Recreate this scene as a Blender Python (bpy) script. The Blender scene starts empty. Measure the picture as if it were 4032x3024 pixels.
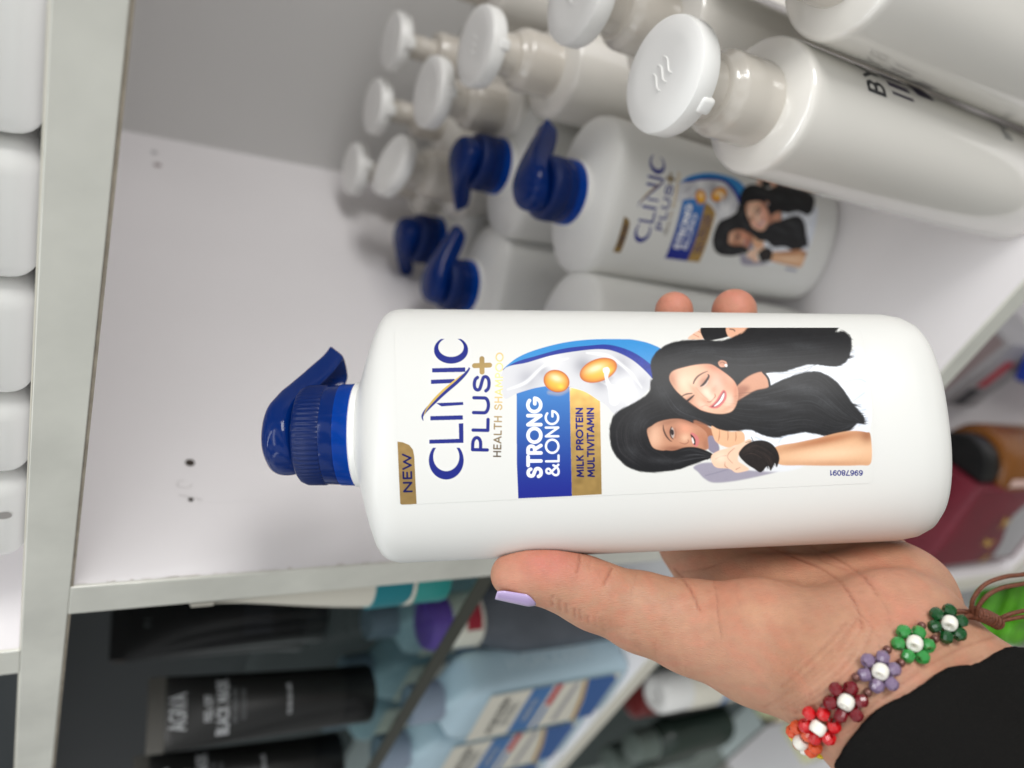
import bpy, bmesh, math
import numpy as np
from mathutils import Vector, Matrix
S = bpy.context.scene
PI = math.pi
# ------------------------------------------------------------------ camera
# world: X along the shelf to the right, Y into the shelf, Z up; the camera is at the origin
CX = np.array([[0.37594592, -0.7392436, -0.55873389],
               [-0.35349591, -0.67178086, 0.65096169],
               [-0.856566, -0.04721624, -0.51387286]])      # world = CX @ (right, down, forward)
# camera-held frame (the photographer's arm) -> world
cam = bpy.data.cameras.new('camera'); co = bpy.data.objects.new('camera', cam)
S.collection.objects.link(co); S.camera = co
co.matrix_world = Matrix([[CX[i, 0], -CX[i, 1], -CX[i, 2], 0] for i in range(3)] + [[0, 0, 0, 1]])
cam.sensor_fit = 'HORIZONTAL'; cam.sensor_width = 36.0
cam.lens = 36.0 * 3080 / 4032
cam.clip_start = 0.01; cam.clip_end = 30
cam.dof.use_dof = True; cam.dof.focus_distance = 0.270; cam.dof.aperture_fstop = cam.lens / 4.6
cam.dof.aperture_blades = 0
# ------------------------------------------------------------------ light
w = bpy.data.worlds.new('World'); S.world = w; w.use_nodes = True
bg = w.node_tree.nodes['Background']; bg.inputs[1].default_value = 0.70
_n = w.node_tree.nodes; _l = w.node_tree.links     # a shop interior all round: pale ceiling, dimmer aisles with darker racks
_tc = _n.new('ShaderNodeTexCoord'); _sx = _n.new('ShaderNodeSeparateXYZ'); _l.new(_tc.outputs['Generated'], _sx.inputs[0])
_r1 = _n.new('ShaderNodeValToRGB'); _l.new(_sx.outputs['Z'], _r1.inputs[0])
for _p, _c in ((.0, (.40, .40, .40, 1)), (.35, (.52, .53, .54, 1)), (.55, (.80, .83, .85, 1)), (.8, (1.25, 1.28, 1.3, 1))):
    _e = _r1.color_ramp.elements.new(_p) if _p not in (0.0,) else _r1.color_ramp.elements[0]; _e.position = _p; _e.color = _c
_r1.color_ramp.elements[-1].color = (1.25, 1.28, 1.3, 1)
_mz = _n.new('ShaderNodeMath'); _mz.operation = 'MULTIPLY_ADD'; _mz.inputs[1].default_value = .5; _mz.inputs[2].default_value = .5
_l.new(_sx.outputs['Z'], _mz.inputs[0]); _l.new(_mz.outputs[0], _r1.inputs[0])
_nz = _n.new('ShaderNodeTexNoise'); _nz.inputs['Scale'].default_value = 2.6; _nz.inputs['Detail'].default_value = 1.5; _l.new(_tc.outputs['Generated'], _nz.inputs['Vector'])
_r2 = _n.new('ShaderNodeValToRGB'); _r2.color_ramp.elements[0].position = .42; _r2.color_ramp.elements[0].color = (.35, .35, .36, 1); _r2.color_ramp.elements[1].position = .56; _r2.color_ramp.elements[1].color = (1.25, 1.24, 1.22, 1)
_l.new(_nz.outputs['Fac'], _r2.inputs[0])
_mm = _n.new('ShaderNodeMix'); _mm.data_type = 'RGBA'; _mm.blend_type = 'MULTIPLY'; _mm.inputs['Factor'].default_value = 1; _mm.clamp_result = False
_l.new(_r1.outputs[0], _mm.inputs[6]); _l.new(_r2.outputs[0], _mm.inputs[7]); _l.new(_mm.outputs[2], bg.inputs[0])

def area(name, loc, target, sx, sy, power, color=(1, 1, 1)):
    l = bpy.data.lights.new(name, 'AREA'); l.shape = 'RECTANGLE'; l.size = sx; l.size_y = sy
    l.energy = power; l.color = color
    o = bpy.data.objects.new(name, l); S.collection.objects.link(o)
    o.location = loc
    d = Vector(target) - Vector(loc)
    o.rotation_euler = d.to_track_quat('-Z', 'Y').to_euler()
    return o
area('shop_lamp', (1.25, 0.02, 0.04), (-0.30, 0.34, -0.26), 0.6, 0.5, 13.8, (1.0, 0.985, 0.965))
area('ceiling_lamp', (0.50, -0.45, 1.20), (-0.15, 0.25, -0.3), 1.3, 0.16, 3.2, (0.98, 0.99, 1.0))
area('ceiling_lamp', (-0.05, 0.0, 1.25), (-0.05, 0.12, -0.4), 1.5, 0.12, 5.0, (0.97, 0.99, 1.0))
area('ceiling_lamp', (-0.9, -1.0, 1.0), (-0.3, 0.3, -0.3), 0.9, 0.16, 1.6, (0.97, 0.99, 1.0))
S.view_settings.view_transform = 'Standard'; S.view_settings.look = 'None'
S.view_settings.exposure = 0.0; S.view_settings.gamma = 1
S.render.engine = 'CYCLES'
S.cycles.max_bounces = 8; S.cycles.transparent_max_bounces = 12; S.cycles.use_denoising = True
S.cycles.caustics_refractive = False; S.cycles.caustics_reflective = False

# ------------------------------------------------------------------ helpers
def tag(o, label=None, cat=None, group=None, kind=None):
    if label: o['label'] = label
    if cat: o['category'] = cat
    if group: o['group'] = group
    if kind: o['kind'] = kind
    return o

def empty(name, loc=(0, 0, 0), rz=0.0, **k):
    o = bpy.data.objects.new(name, None); S.collection.objects.link(o)
    o.location = loc; o.rotation_euler = (0, 0, rz); o.empty_display_size = 0.02
    return tag(o, **k)

def link(name, me, mat=None, parent=None, smooth=True, **k):
    o = bpy.data.objects.new(name, me); S.collection.objects.link(o)
    if mat: me.materials.append(mat)
    if parent: o.parent = parent
    if smooth:
        me.polygons.foreach_set('use_smooth', np.ones(len(me.polygons), bool))
        if len(me.polygons) < 60000: me.set_sharp_from_angle(angle=math.radians(38))
    return tag(o, **k)

def mesh(name, v, f):
    me = bpy.data.meshes.new(name)
    me.from_pydata([tuple(map(float, p)) for p in v], [], [tuple(map(int, q)) for q in f]); me.update()
    return me

def bm_obj(name, bm, mat, parent=None, smooth=True, **k):
    bmesh.ops.recalc_face_normals(bm, faces=bm.faces)
    me = bpy.data.meshes.new(name); bm.to_mesh(me); bm.free()
    return link(name, me, mat, parent, smooth, **k)

def add_box(bm, x0, x1, y0, y1, z0, z1, bev=0.0, seg=2, M=None):
    r = bmesh.ops.create_cube(bm, size=1)
    vs = r['verts']
    bmesh.ops.scale(bm, vec=(x1 - x0, y1 - y0, z1 - z0), verts=vs)
    bmesh.ops.translate(bm, vec=((x0 + x1) / 2, (y0 + y1) / 2, (z0 + z1) / 2), verts=vs)
    if bev:
        es = list({e for v in vs for e in v.link_edges})
        g = bmesh.ops.bevel(bm, geom=es, offset=bev, segments=seg, profile=0.5, affect='EDGES')
        vs = list({v for f in g['faces'] for v in f.verts} | {v for v in vs if v.is_valid})
    if M is not None:
        bmesh.ops.transform(bm, matrix=M, verts=vs)

def box(name, x0, x1, y0, y1, z0, z1, mat, parent=None, bev=0.0, smooth=False, **k):
    bm = bmesh.new(); add_box(bm, x0, x1, y0, y1, z0, z1, bev)
    return bm_obj(name, bm, mat, parent, smooth, **k)

def loft(rings, close=True, cap0=True, cap1=True):
    n = len(rings[0]); v = [p for r in rings for p in r]; f = []
    for i in range(len(rings) - 1):
        for j in range(n if close else n - 1):
            a = i * n + j; b = i * n + (j + 1) % n
            f.append((a, b, b + n, a + n))
    if cap0: f.append(tuple(range(n - 1, -1, -1)))
    if cap1: f.append(tuple((len(rings) - 1) * n + j for j in range(n)))
    return v, f

def lathe(profile, n=64, cx=0, cy=0):
    rings = [[(cx + r * math.cos(2 * PI * j / n), cy + r * math.sin(2 * PI * j / n), z) for j in range(n)] for r, z in profile]
    return loft(rings)

def sup(a, b, z, n, m=96, x0=0, y0=0):
    o = []
    for j in range(m):
        t = 2 * PI * j / m; c, s = math.cos(t), math.sin(t)
        o.append((x0 + a * math.copysign(abs(c) ** (2 / n), c), y0 + b * math.copysign(abs(s) ** (2 / n), s), z))
    return o

def tube(pts, rad, n=10, caps=True):
    P = [Vector(p) for p in pts]; rings = []
    up = Vector((0.3, 0.2, 0.9))
    for i, p in enumerate(P):
        t = (P[min(i + 1, len(P) - 1)] - P[max(i - 1, 0)]).normalized()
        a = t.cross(up).normalized(); b = t.cross(a)
        r = rad[i] if hasattr(rad, '__len__') else rad
        rings.append([p + a * (r * math.cos(2 * PI * j / n)) + b * (r * math.sin(2 * PI * j / n)) for j in range(n)])
    return loft(rings, cap0=caps, cap1=caps)

def cat(pts, k=8, closed=False):
    P = np.array(pts, float); n = len(P); o = []
    rng = range(n) if closed else range(n - 1)
    for i in rng:
        if closed: p0, p1, p2, p3 = P[(i - 1) % n], P[i], P[(i + 1) % n], P[(i + 2) % n]
        else: p0, p1, p2, p3 = P[max(i - 1, 0)], P[i], P[i + 1], P[min(i + 2, n - 1)]
        for t in np.arange(k) / k:
            o.append(0.5 * ((2 * p1) + (-p0 + p2) * t + (2 * p0 - 5 * p1 + 4 * p2 - p3) * t * t + (-p0 + 3 * p1 - 3 * p2 + p3) * t ** 3))
    if not closed: o.append(P[-1])
    return np.array(o)

def merge(parts):
    V, F = [], []
    for v, f in parts:
        o = len(V); V += list(v); F += [tuple(i + o for i in q) for q in f]
    return V, F

def copy_tree(o, parent=None):
    c = o.copy(); S.collection.objects.link(c)
    if parent: c.parent = parent
    for ch in list(o.children): copy_tree(ch, c)
    return c

# ------------------------------------------------------------------ materials
def lin(c):
    c = np.asarray(c, float) / 255
    return np.where(c <= .04045, c / 12.92, ((c + .055) / 1.055) ** 2.4)

def mat(name, col, rough=0.4, metal=0.0, bump=0.0, bscale=300.0, var=0.0, vscale=20.0, trans=0.0, spec=0.5,
        coat=0.0, sss=0.0, detail=3.0):
    m = bpy.data.materials.new(name); m.use_nodes = True; nt = m.node_tree; b = nt.nodes['Principled BSDF']
    c = lin(col); b.inputs['Base Color'].default_value = (*c, 1)
    b.inputs['Roughness'].default_value = rough; b.inputs['Metallic'].default_value = metal
    b.inputs['Transmission Weight'].default_value = trans; b.inputs['Specular IOR Level'].default_value = spec
    b.inputs['Coat Weight'].default_value = coat
    if sss:
        b.inputs['Subsurface Weight'].default_value = sss; b.inputs['Subsurface Radius'].default_value = (1, .9, .8)
        b.inputs['Subsurface Scale'].default_value = 0.003
    tc = nt.nodes.new('ShaderNodeTexCoord')
    if var:
        n = nt.nodes.new('ShaderNodeTexNoise'); n.inputs['Scale'].default_value = vscale; n.inputs['Detail'].default_value = 5
        nt.links.new(tc.outputs['Object'], n.inputs['Vector'])
        mp = nt.nodes.new('ShaderNodeMapRange'); mp.inputs['From Min'].default_value = .3; mp.inputs['From Max'].default_value = .7
        mp.inputs['To Min'].default_value = 1 - var; mp.inputs['To Max'].default_value = 1 + var * .4
        nt.links.new(n.outputs['Fac'], mp.inputs['Value'])
        mx = nt.nodes.new('ShaderNodeMix'); mx.data_type = 'RGBA'; mx.blend_type = 'MULTIPLY'; mx.inputs['Factor'].default_value = 1
        mx.inputs[6].default_value = (*c, 1); nt.links.new(mp.outputs[0], mx.inputs[7]); nt.links.new(mx.outputs[2], b.inputs['Base Color'])
        r2 = nt.nodes.new('ShaderNodeMapRange'); r2.inputs['To Min'].default_value = rough * .75; r2.inputs['To Max'].default_value = min(1, rough * 1.3)
        nt.links.new(n.outputs['Fac'], r2.inputs['Value']); nt.links.new(r2.outputs[0], b.inputs['Roughness'])
    if bump:
        n2 = nt.nodes.new('ShaderNodeTexNoise'); n2.inputs['Scale'].default_value = bscale; n2.inputs['Detail'].default_value = detail
        nt.links.new(tc.outputs['Object'], n2.inputs['Vector'])
        bp = nt.nodes.new('ShaderNodeBump'); bp.inputs['Strength'].default_value = bump; bp.inputs['Distance'].default_value = 0.0004
        nt.links.new(n2.outputs['Fac'], bp.inputs['Height']); nt.links.new(bp.outputs[0], b.inputs['Normal'])
    return m

M = {}
M['board'] = mat('white_laminate', (238, 235, 236), .45, bump=.06, bscale=500, var=.03, vscale=6)
M['board_back'] = mat('grey_back_panel', (206, 205, 203), .55, var=.03, vscale=5)
M['edge'] = mat('edge_band', (224, 224, 214), .16, var=.16, vscale=22, bump=.9, bscale=45)
M['dark_panel'] = mat('dark_panel', (34, 41, 43), .35, var=.1, vscale=8)
M['raw'] = mat('raw_board_edge', (172, 162, 146), .8, bump=.5, bscale=900, var=.3, vscale=120)
M['white_plastic'] = mat('white_bottle_plastic', (224, 224, 220), .36, bump=.05, bscale=90, sss=.06)
M['pearl'] = mat('pearl_white_plastic', (226, 223, 216), .2, bump=.03, bscale=60, coat=1.0)
M['cap_white'] = mat('white_cap_plastic', (238, 238, 235), .3, bump=.1, bscale=40)
M['collar'] = mat('satin_white_collar', (206, 200, 190), .2, coat=.6)
M['black'] = mat('black_plastic', (14, 15, 16), .3, var=.2, vscale=40)
M['tube_black'] = mat('black_tube', (26, 26, 25), .36, var=.1, vscale=60)
M['tube_grey'] = mat('grey_tube_crimp', (88, 86, 80), .45)
M['silver_ink'] = mat('silver_ink', (196, 198, 200), .4)
M['grey_ink'] = mat('grey_ink', (110, 112, 114), .5)
M['teal'] = mat('teal_plastic', (24, 128, 140), .35)
M['teal2'] = mat('teal_green_plastic', (52, 152, 146), .35)
M['cream'] = mat('cream_plastic', (226, 222, 208), .4)
M['lightblue'] = mat('light_blue_plastic', (176, 200, 212), .35, bump=.04, bscale=80)
M['emboss'] = mat('lightened_raised_lettering', (200, 218, 226), .3)  # same plastic painted lighter, standing in for light catching the raised word
M['capblue'] = mat('grey_blue_cap', (142, 154, 172), .4)
M['blue_ink'] = mat('blue_ink', (66, 118, 176), .4)
M['blue_dark'] = mat('dark_blue_ink', (44, 92, 156), .4)
M['red_ink'] = mat('red_ink', (190, 36, 58), .4)
M['crimson'] = mat('crimson_print', (160, 24, 46), .4)
M['purple'] = mat('purple_cap', (120, 78, 186), .35)
M['navy_ink'] = mat('navy_ink', (40, 44, 120), .4)
M['smoke'] = mat('smoky_plastic', (92, 96, 104), .2, var=.25, vscale=30)
M['amber'] = mat('amber_plastic', (128, 76, 20), .25, var=.2, vscale=20)
M['pink'] = mat('pale_pink_print', (224, 190, 180), .4)
M['maroon'] = mat('maroon_print', (110, 24, 42), .4, var=.25, vscale=30)
M['gold_ink'] = mat('gold_ink', (190, 150, 70), .4)
M['violet_ink'] = mat('dark_violet_ink', (46, 34, 66), .45)
M['ink'] = mat('dark_ink', (40, 42, 48), .5)
M['lime'] = mat('lime_green_film', (96, 178, 30), .3, var=.7, vscale=40, bump=.6, bscale=40)
M['redcap'] = mat('dark_red_plastic', (120, 40, 40), .3)
M['brown'] = mat('brown_plastic', (96, 74, 56), .35, var=.3, vscale=20)
M['yellowish'] = mat('pale_yellow_carton', (224, 222, 176), .5, var=.1, vscale=12)
M['greycard'] = mat('grey_carton', (172, 170, 172), .5, var=.12, vscale=20)
M['card_dark'] = mat('dull_red_grey_print', (150, 134, 134), .5)
M['blue_box'] = mat('bright_blue_carton', (28, 60, 160), .4)
M['floor'] = mat('shop_floor', (150, 148, 142), .5, var=.2, vscale=4)

# translucent blue pump plastic
def blue_pump(name, base, tcol, f):
    m = bpy.data.materials.new(name); m.use_nodes = True; nt = m.node_tree
    b = nt.nodes['Principled BSDF']; b.inputs['Base Color'].default_value = (*base, 1)
    b.inputs['Roughness'].default_value = .1; b.inputs['Specular IOR Level'].default_value = .3
    tr = nt.nodes.new('ShaderNodeBsdfTranslucent'); tr.inputs[0].default_value = (*tcol, 1)
    mx = nt.nodes.new('ShaderNodeMixShader'); mx.inputs[0].default_value = f
    out = nt.nodes['Material Output']
    nt.links.new(b.outputs[0], mx.inputs[1]); nt.links.new(tr.outputs[0], mx.inputs[2]); nt.links.new(mx.outputs[0], out.inputs[0])
    return m
M['pump'] = blue_pump('deep_blue_translucent_plastic', (.0004, .02, .14), (0, .3, .85), .2)
M['pump2'] = blue_pump('thin_blue_translucent_plastic', (.001, .06, .38), (0, .35, 1.0), .5)
M['pump3'] = blue_pump('satin_blue_plastic', (.0004, .014, .10), (0, .15, .8), .06)
M['pump3'].node_tree.nodes['Principled BSDF'].inputs['Roughness'].default_value = .3

def glass():
    m = bpy.data.materials.new('shelf_glass'); m.use_nodes = True; nt = m.node_tree
    for n in list(nt.nodes):
        if n.type == 'BSDF_PRINCIPLED': nt.nodes.remove(n)
    t = nt.nodes.new('ShaderNodeBsdfTransparent'); t.inputs[0].default_value = (.86, .93, .92, 1)
    g = nt.nodes.new('ShaderNodeBsdfGlossy'); g.inputs['Roughness'].default_value = .04
    lw = nt.nodes.new('ShaderNodeLayerWeight'); lw.inputs[0].default_value = .5; pw = nt.nodes.new('ShaderNodeMath'); pw.operation = 'POWER'; pw.inputs[1].default_value = 5; nt.links.new(lw.outputs['Facing'], pw.inputs[0])
    f = nt.nodes.new('ShaderNodeMath'); f.operation = 'MULTIPLY_ADD'; f.inputs[1].default_value = .9; f.inputs[2].default_value = .04; nt.links.new(pw.outputs[0], f.inputs[0])
    mx = nt.nodes.new('ShaderNodeMixShader'); nt.links.new(f.outputs[0], mx.inputs[0])
    nt.links.new(t.outputs[0], mx.inputs[1]); nt.links.new(g.outputs[0], mx.inputs[2])
    nt.links.new(mx.outputs[0], nt.nodes['Material Output'].inputs[0])
    return m
M['glass'] = glass()
M['glass_edge'] = mat('ground_glass_edge', (58, 60, 52), .35)

# ================================================================== STRUCTURE: the shelf unit
FL = -0.4756; YF = 0.226
tag(box('floor', -4, 3, -2.5, 3, -1.35, -1.3, M['floor']), kind='structure')
tag(box('wall', -4, 3, 1.05, 1.1, -1.3, 1.2, M['board_back']), kind='structure')
unit = empty('shelving_unit', (-.32, .226, -1.3), label='white laminate shop shelving with grey edge bands and open compartments', cat='shelf')
def part(name, *a, **k):
    o = box(name, *a, parent=unit, **k)
    o.matrix_parent_inverse = Matrix.Translation((.32, -.226, 1.3)); return o
Bd, Eg = M['board'], M['edge']
e = .0012
part('shelf_board', -.95, .6, YF + e, .665, -.0137, .0022, Bd)
part('edge_band', -.95, .6, YF - .0004, YF + e, -.0142, .0028, Eg, bev=.0004)
part('upright_board', -.3412, -.3221, YF + e, .665, -.4926, -.0137, Bd)
part('edge_band', -.3416, -.3219, YF - .0004, YF + e, -.455, -.01425, Eg, bev=.0004)
part('floor_board', -.3221, .6, YF + e, .665, FL - .017, FL, Bd)
part('edge_band', -.3221, .6, YF - .0004, YF + e, FL - .0174, FL - .0005, Eg, bev=.0004)
part('back_panel', -.3221, .6, .665, .672, FL - .4, -.0137, M['board_back'])
part('glue_line', -.95, .6, YF + .0003, YF + e, -.0154, -.0143, M['raw'])
part('glue_line', -.95, .6, YF + .0003, YF + e, .0029, .0034, M['cream'])
# upper tier
part('upright_board', -.3853, -.3669, YF + e, .665, .0022, .45, Bd)
part('edge_band', -.3857, -.3667, YF - .0004, YF + e, .0029, .45, Eg, bev=.0004)
part('back_panel', -.3669, .6, .665, .672, .0022, .45, M['board_back'])
part('back_panel', -1.2, -.3853, .45, .457, .0022, .45, M['dark_panel'])
# left bay
part('back_panel', -1.3, -.3412, .50, .507, -.44, -.0137, M['dark_panel'])
part('floor_board', -1.3, -.3412, YF + e, .5, -.452, -.436, Bd)
part('edge_band', -1.3, -.3417, YF - .0004, YF + e, -.4524, -.4355, M['cream'], bev=.0004)
part('ceiling_board', -1.3, -.95, YF, .5, -.0137, .0022, M['dark_panel'])
g = part('glass_shelf', -1.25, -.342, .2275, .49, -.2325, -.2225, M['glass'])
part('glass_edge', -1.25, -.342, .2262, .2274, -.2325, -.2222, M['glass_edge'])
# lower tier
part('upright_board', -.4534, -.4228, YF + e, .665, -1.25, -.495, Bd)
part('edge_band', -.4490, -.4270, YF - .0004, YF + e, -1.25, -.4925, M['cream'], bev=.0004)
part('floor_board', -.4228, .6, YF + e, .665, -.931, -.914, Bd)
part('edge_band', -.4228, .6, YF - .0004, YF + e, -.9312, -.9135, M['cream'], bev=.0004)
part('back_panel', -.4228, .6, .665, .672, -.914, -.876, M['board_back'])
part('back_panel', -1.3, -.4534, .42, .427, -1.25, -.452, M['dark_panel'])
part('floor_board', -1.3, -.4534, YF, .42, -1.25, -1.235, Bd)
part('glass_shelf', -1.25, -.4534, .235, .42, -.786, -.78, M['glass'])
part('glass_edge', -1.25, -.4534, .2335, .2349, -.786, -.78, M['glass_edge'])
# worn raw line along the upright's inner edge
rng = np.random.RandomState(3)
V, F = [], []
for i in range(70):
    z0 = -.45 + i * .0062 + rng.uniform(-.003, .003); L = rng.uniform(.001, .0085); wd = rng.uniform(.0001, .0008) * (.4 if rng.rand() < .5 else 1)
    o = len(V); V += [(-.32185, YF + .0013, z0), (-.32185, YF + .0013 + wd, z0 + .001), (-.32185, YF + .0013 + wd * .6, z0 + L), (-.32185, YF + .0013, z0 + L)]
    F.append((o, o + 1, o + 2, o + 3))
o = link('chipped_edge', mesh('chipped_edge', V, F), M['raw'], unit, False); o.matrix_parent_inverse = Matrix.Translation((.32, -.226, 1.3))
# dowel holes and smudges in the side wall
def disc(x, y, z, r, n=16, axis='x'):
    if axis == 'x': return [(x, y + r * math.cos(2 * PI * j / n), z + r * math.sin(2 * PI * j / n)) for j in range(n)], [tuple(range(n))]
mh = mat('drill_hole', (60, 52, 46), .9)
for (y, z, r, mm) in ((.636, -.068, .0026, M['greycard']), (.616, -.0693, .003, M['card_dark']), (.2978, -.0678, .0024, mh), (.2727, -.0662, .0013, mh)):
    o = link('drill_hole', mesh('drill_hole', *disc(-.3218, y, z, r)), mm, unit, False); o.matrix_parent_inverse = Matrix.Translation((.32, -.226, 1.3))
sm = mat('scuff_mark', (150, 146, 142), .8)
V, F = merge([disc(-.3218, .2725 + .0004 * i, -.0662 + .0012 * (i - 4), .00035, 8) for i in range(9)] +
             [disc(-.3218, .283 + .0025 * math.cos(t), -.064 + .0035 * math.sin(t), .00022, 6) for t in np.linspace(0, 4.5, 22)] +
             [disc(-.3218, .2705, -.10 + .0012 * i, .00013, 6) for i in range(26)])
o = link('scuff_mark', mesh('scuff_mark', V, F), sm, unit, False); o.matrix_parent_inverse = Matrix.Translation((.32, -.226, 1.3))

#@@LABEL
# ================================================================== LABEL ART
# printed artwork of the shampoo label, painted in its own layout units and wrapped on the bottle as vertex colours
X0, Y0, CW_, CH_ = 1540, 1262, 1920, 748
img = np.ones((CH_, CW_, 3)) * lin((223, 223, 219)); foil = np.zeros((CH_, CW_))
GY, GX = np.mgrid[0:CH_, 0:CW_]; GX = GX + X0 + .5; GY = GY + Y0 + .5
Z1 = lambda p: np.array(p, float) * .7233 + (950, 1100)
Z2 = lambda p: np.array(p, float) * .7233 + (2250, 1150)
Z3 = lambda p: np.array(p, float) * .5425 + (2350, 1200)
def blur1(a, s):
    if s <= 0: return a
    k = int(max(1, round(s * 3))); x = np.arange(-k, k + 1); g = np.exp(-x * x / (2 * s * s)); g /= g.sum()
    a = np.apply_along_axis(lambda r: np.convolve(np.pad(r, k, 'edge'), g, 'valid'), 0, a)
    return np.apply_along_axis(lambda r: np.convolve(np.pad(r, k, 'edge'), g, 'valid'), 1, a)
def win(x0, x1, y0, y1):
    a = max(0, int(x0 - X0)); b = min(CW_, int(x1 - X0) + 2); c = max(0, int(y0 - Y0)); d = min(CH_, int(y1 - Y0) + 2)
    return a, max(a, b), c, max(c, d)
def polymask(P, soft=0):
    P = np.array(P, float); pad = soft * 3 + 2
    a, b, c, d = win(P[:, 0].min() - pad, P[:, 0].max() + pad, P[:, 1].min() - pad, P[:, 1].max() + pad)
    if b <= a or d <= c: return None
    acc = np.zeros((d - c, b - a))
    for sx, sy in ((-.25, -.25), (.25, -.25), (-.25, .25), (.25, .25)):
        x = GX[c:d, a:b] + sx; y = GY[c:d, a:b] + sy; ins = np.zeros(x.shape, bool)
        for i in range(len(P)):
            (xa, ya), (xb, yb) = P[i], P[(i + 1) % len(P)]
            if ya == yb: continue
            cr = ((ya > y) != (yb > y)) & (x < (xb - xa) * (y - ya) / (yb - ya) + xa); ins ^= cr
        acc += ins
    acc /= 4
    if soft: acc = blur1(acc, soft)
    return a, b, c, d, acc
def put(mk, col, alpha=1.0, fo=None):
    if mk is None: return
    a, b, c, d, m = mk; m = (m * alpha)[..., None]
    cc = lin(col) if not isinstance(col, np.ndarray) else col[c:d, a:b]
    img[c:d, a:b] = img[c:d, a:b] * (1 - m) + cc * m
    if fo is not None: foil[c:d, a:b] = foil[c:d, a:b] * (1 - m[..., 0]) + fo * m[..., 0]
def poly(T, pts, col, soft=0, alpha=1, k=6, smooth=True, fo=None):
    P = T(pts); P = cat(P, k, True) if smooth else P
    mk = polymask(P, soft); put(mk, col, alpha, fo); return mk
def strokemask(P, wd, soft=.5):
    P = np.array(P, float); W = np.broadcast_to(np.asarray(wd, float), (len(P),))
    pad = W.max() / 2 + 2 + soft
    a, b, c, d = win(P[:, 0].min() - pad, P[:, 0].max() + pad, P[:, 1].min() - pad, P[:, 1].max() + pad)
    if b <= a or d <= c: return None
    acc = np.zeros((d - c, b - a))
    for i in range(len(P) - 1):
        p, q = P[i], P[i + 1]; ww = max(W[i], W[i + 1]) / 2 + 1.5 + soft
        e0, e1, e2, e3 = win(min(p[0], q[0]) - ww, max(p[0], q[0]) + ww, min(p[1], q[1]) - ww, max(p[1], q[1]) + ww)
        if e1 <= e0 or e3 <= e2: continue
        x = GX[e2:e3, e0:e1]; y = GY[e2:e3, e0:e1]; dd = q - p; L = dd @ dd + 1e-9
        t = np.clip(((x - p[0]) * dd[0] + (y - p[1]) * dd[1]) / L, 0, 1)
        r = np.hypot(x - p[0] - t * dd[0], y - p[1] - t * dd[1]); h = (W[i] * (1 - t) + W[i + 1] * t) / 2
        v = np.clip((h - r) / (2 * soft) + .5, 0, 1)
        s = acc[e2 - c:e3 - c, e0 - a:e1 - a]; np.maximum(s, v, out=s)
    return a, b, c, d, acc
def stroke(T, pts, wd, col, alpha=1, soft=.5, k=6, smooth=True, fo=None):
    P = T(pts); n0 = len(P)
    if smooth and n0 > 2:
        if hasattr(wd, '__len__'): wd = np.interp(np.linspace(0, n0 - 1, (n0 - 1) * k + 1), range(n0), wd)
        P = cat(P, k)
    put(strokemask(P, wd, soft), col, alpha, fo)
def arc(cx, cy, rx, ry, a0, a1, n=18):
    t = np.radians(np.linspace(a0, a1, n)); return [(cx + rx * math.cos(u), cy + ry * math.sin(u)) for u in t]
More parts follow.
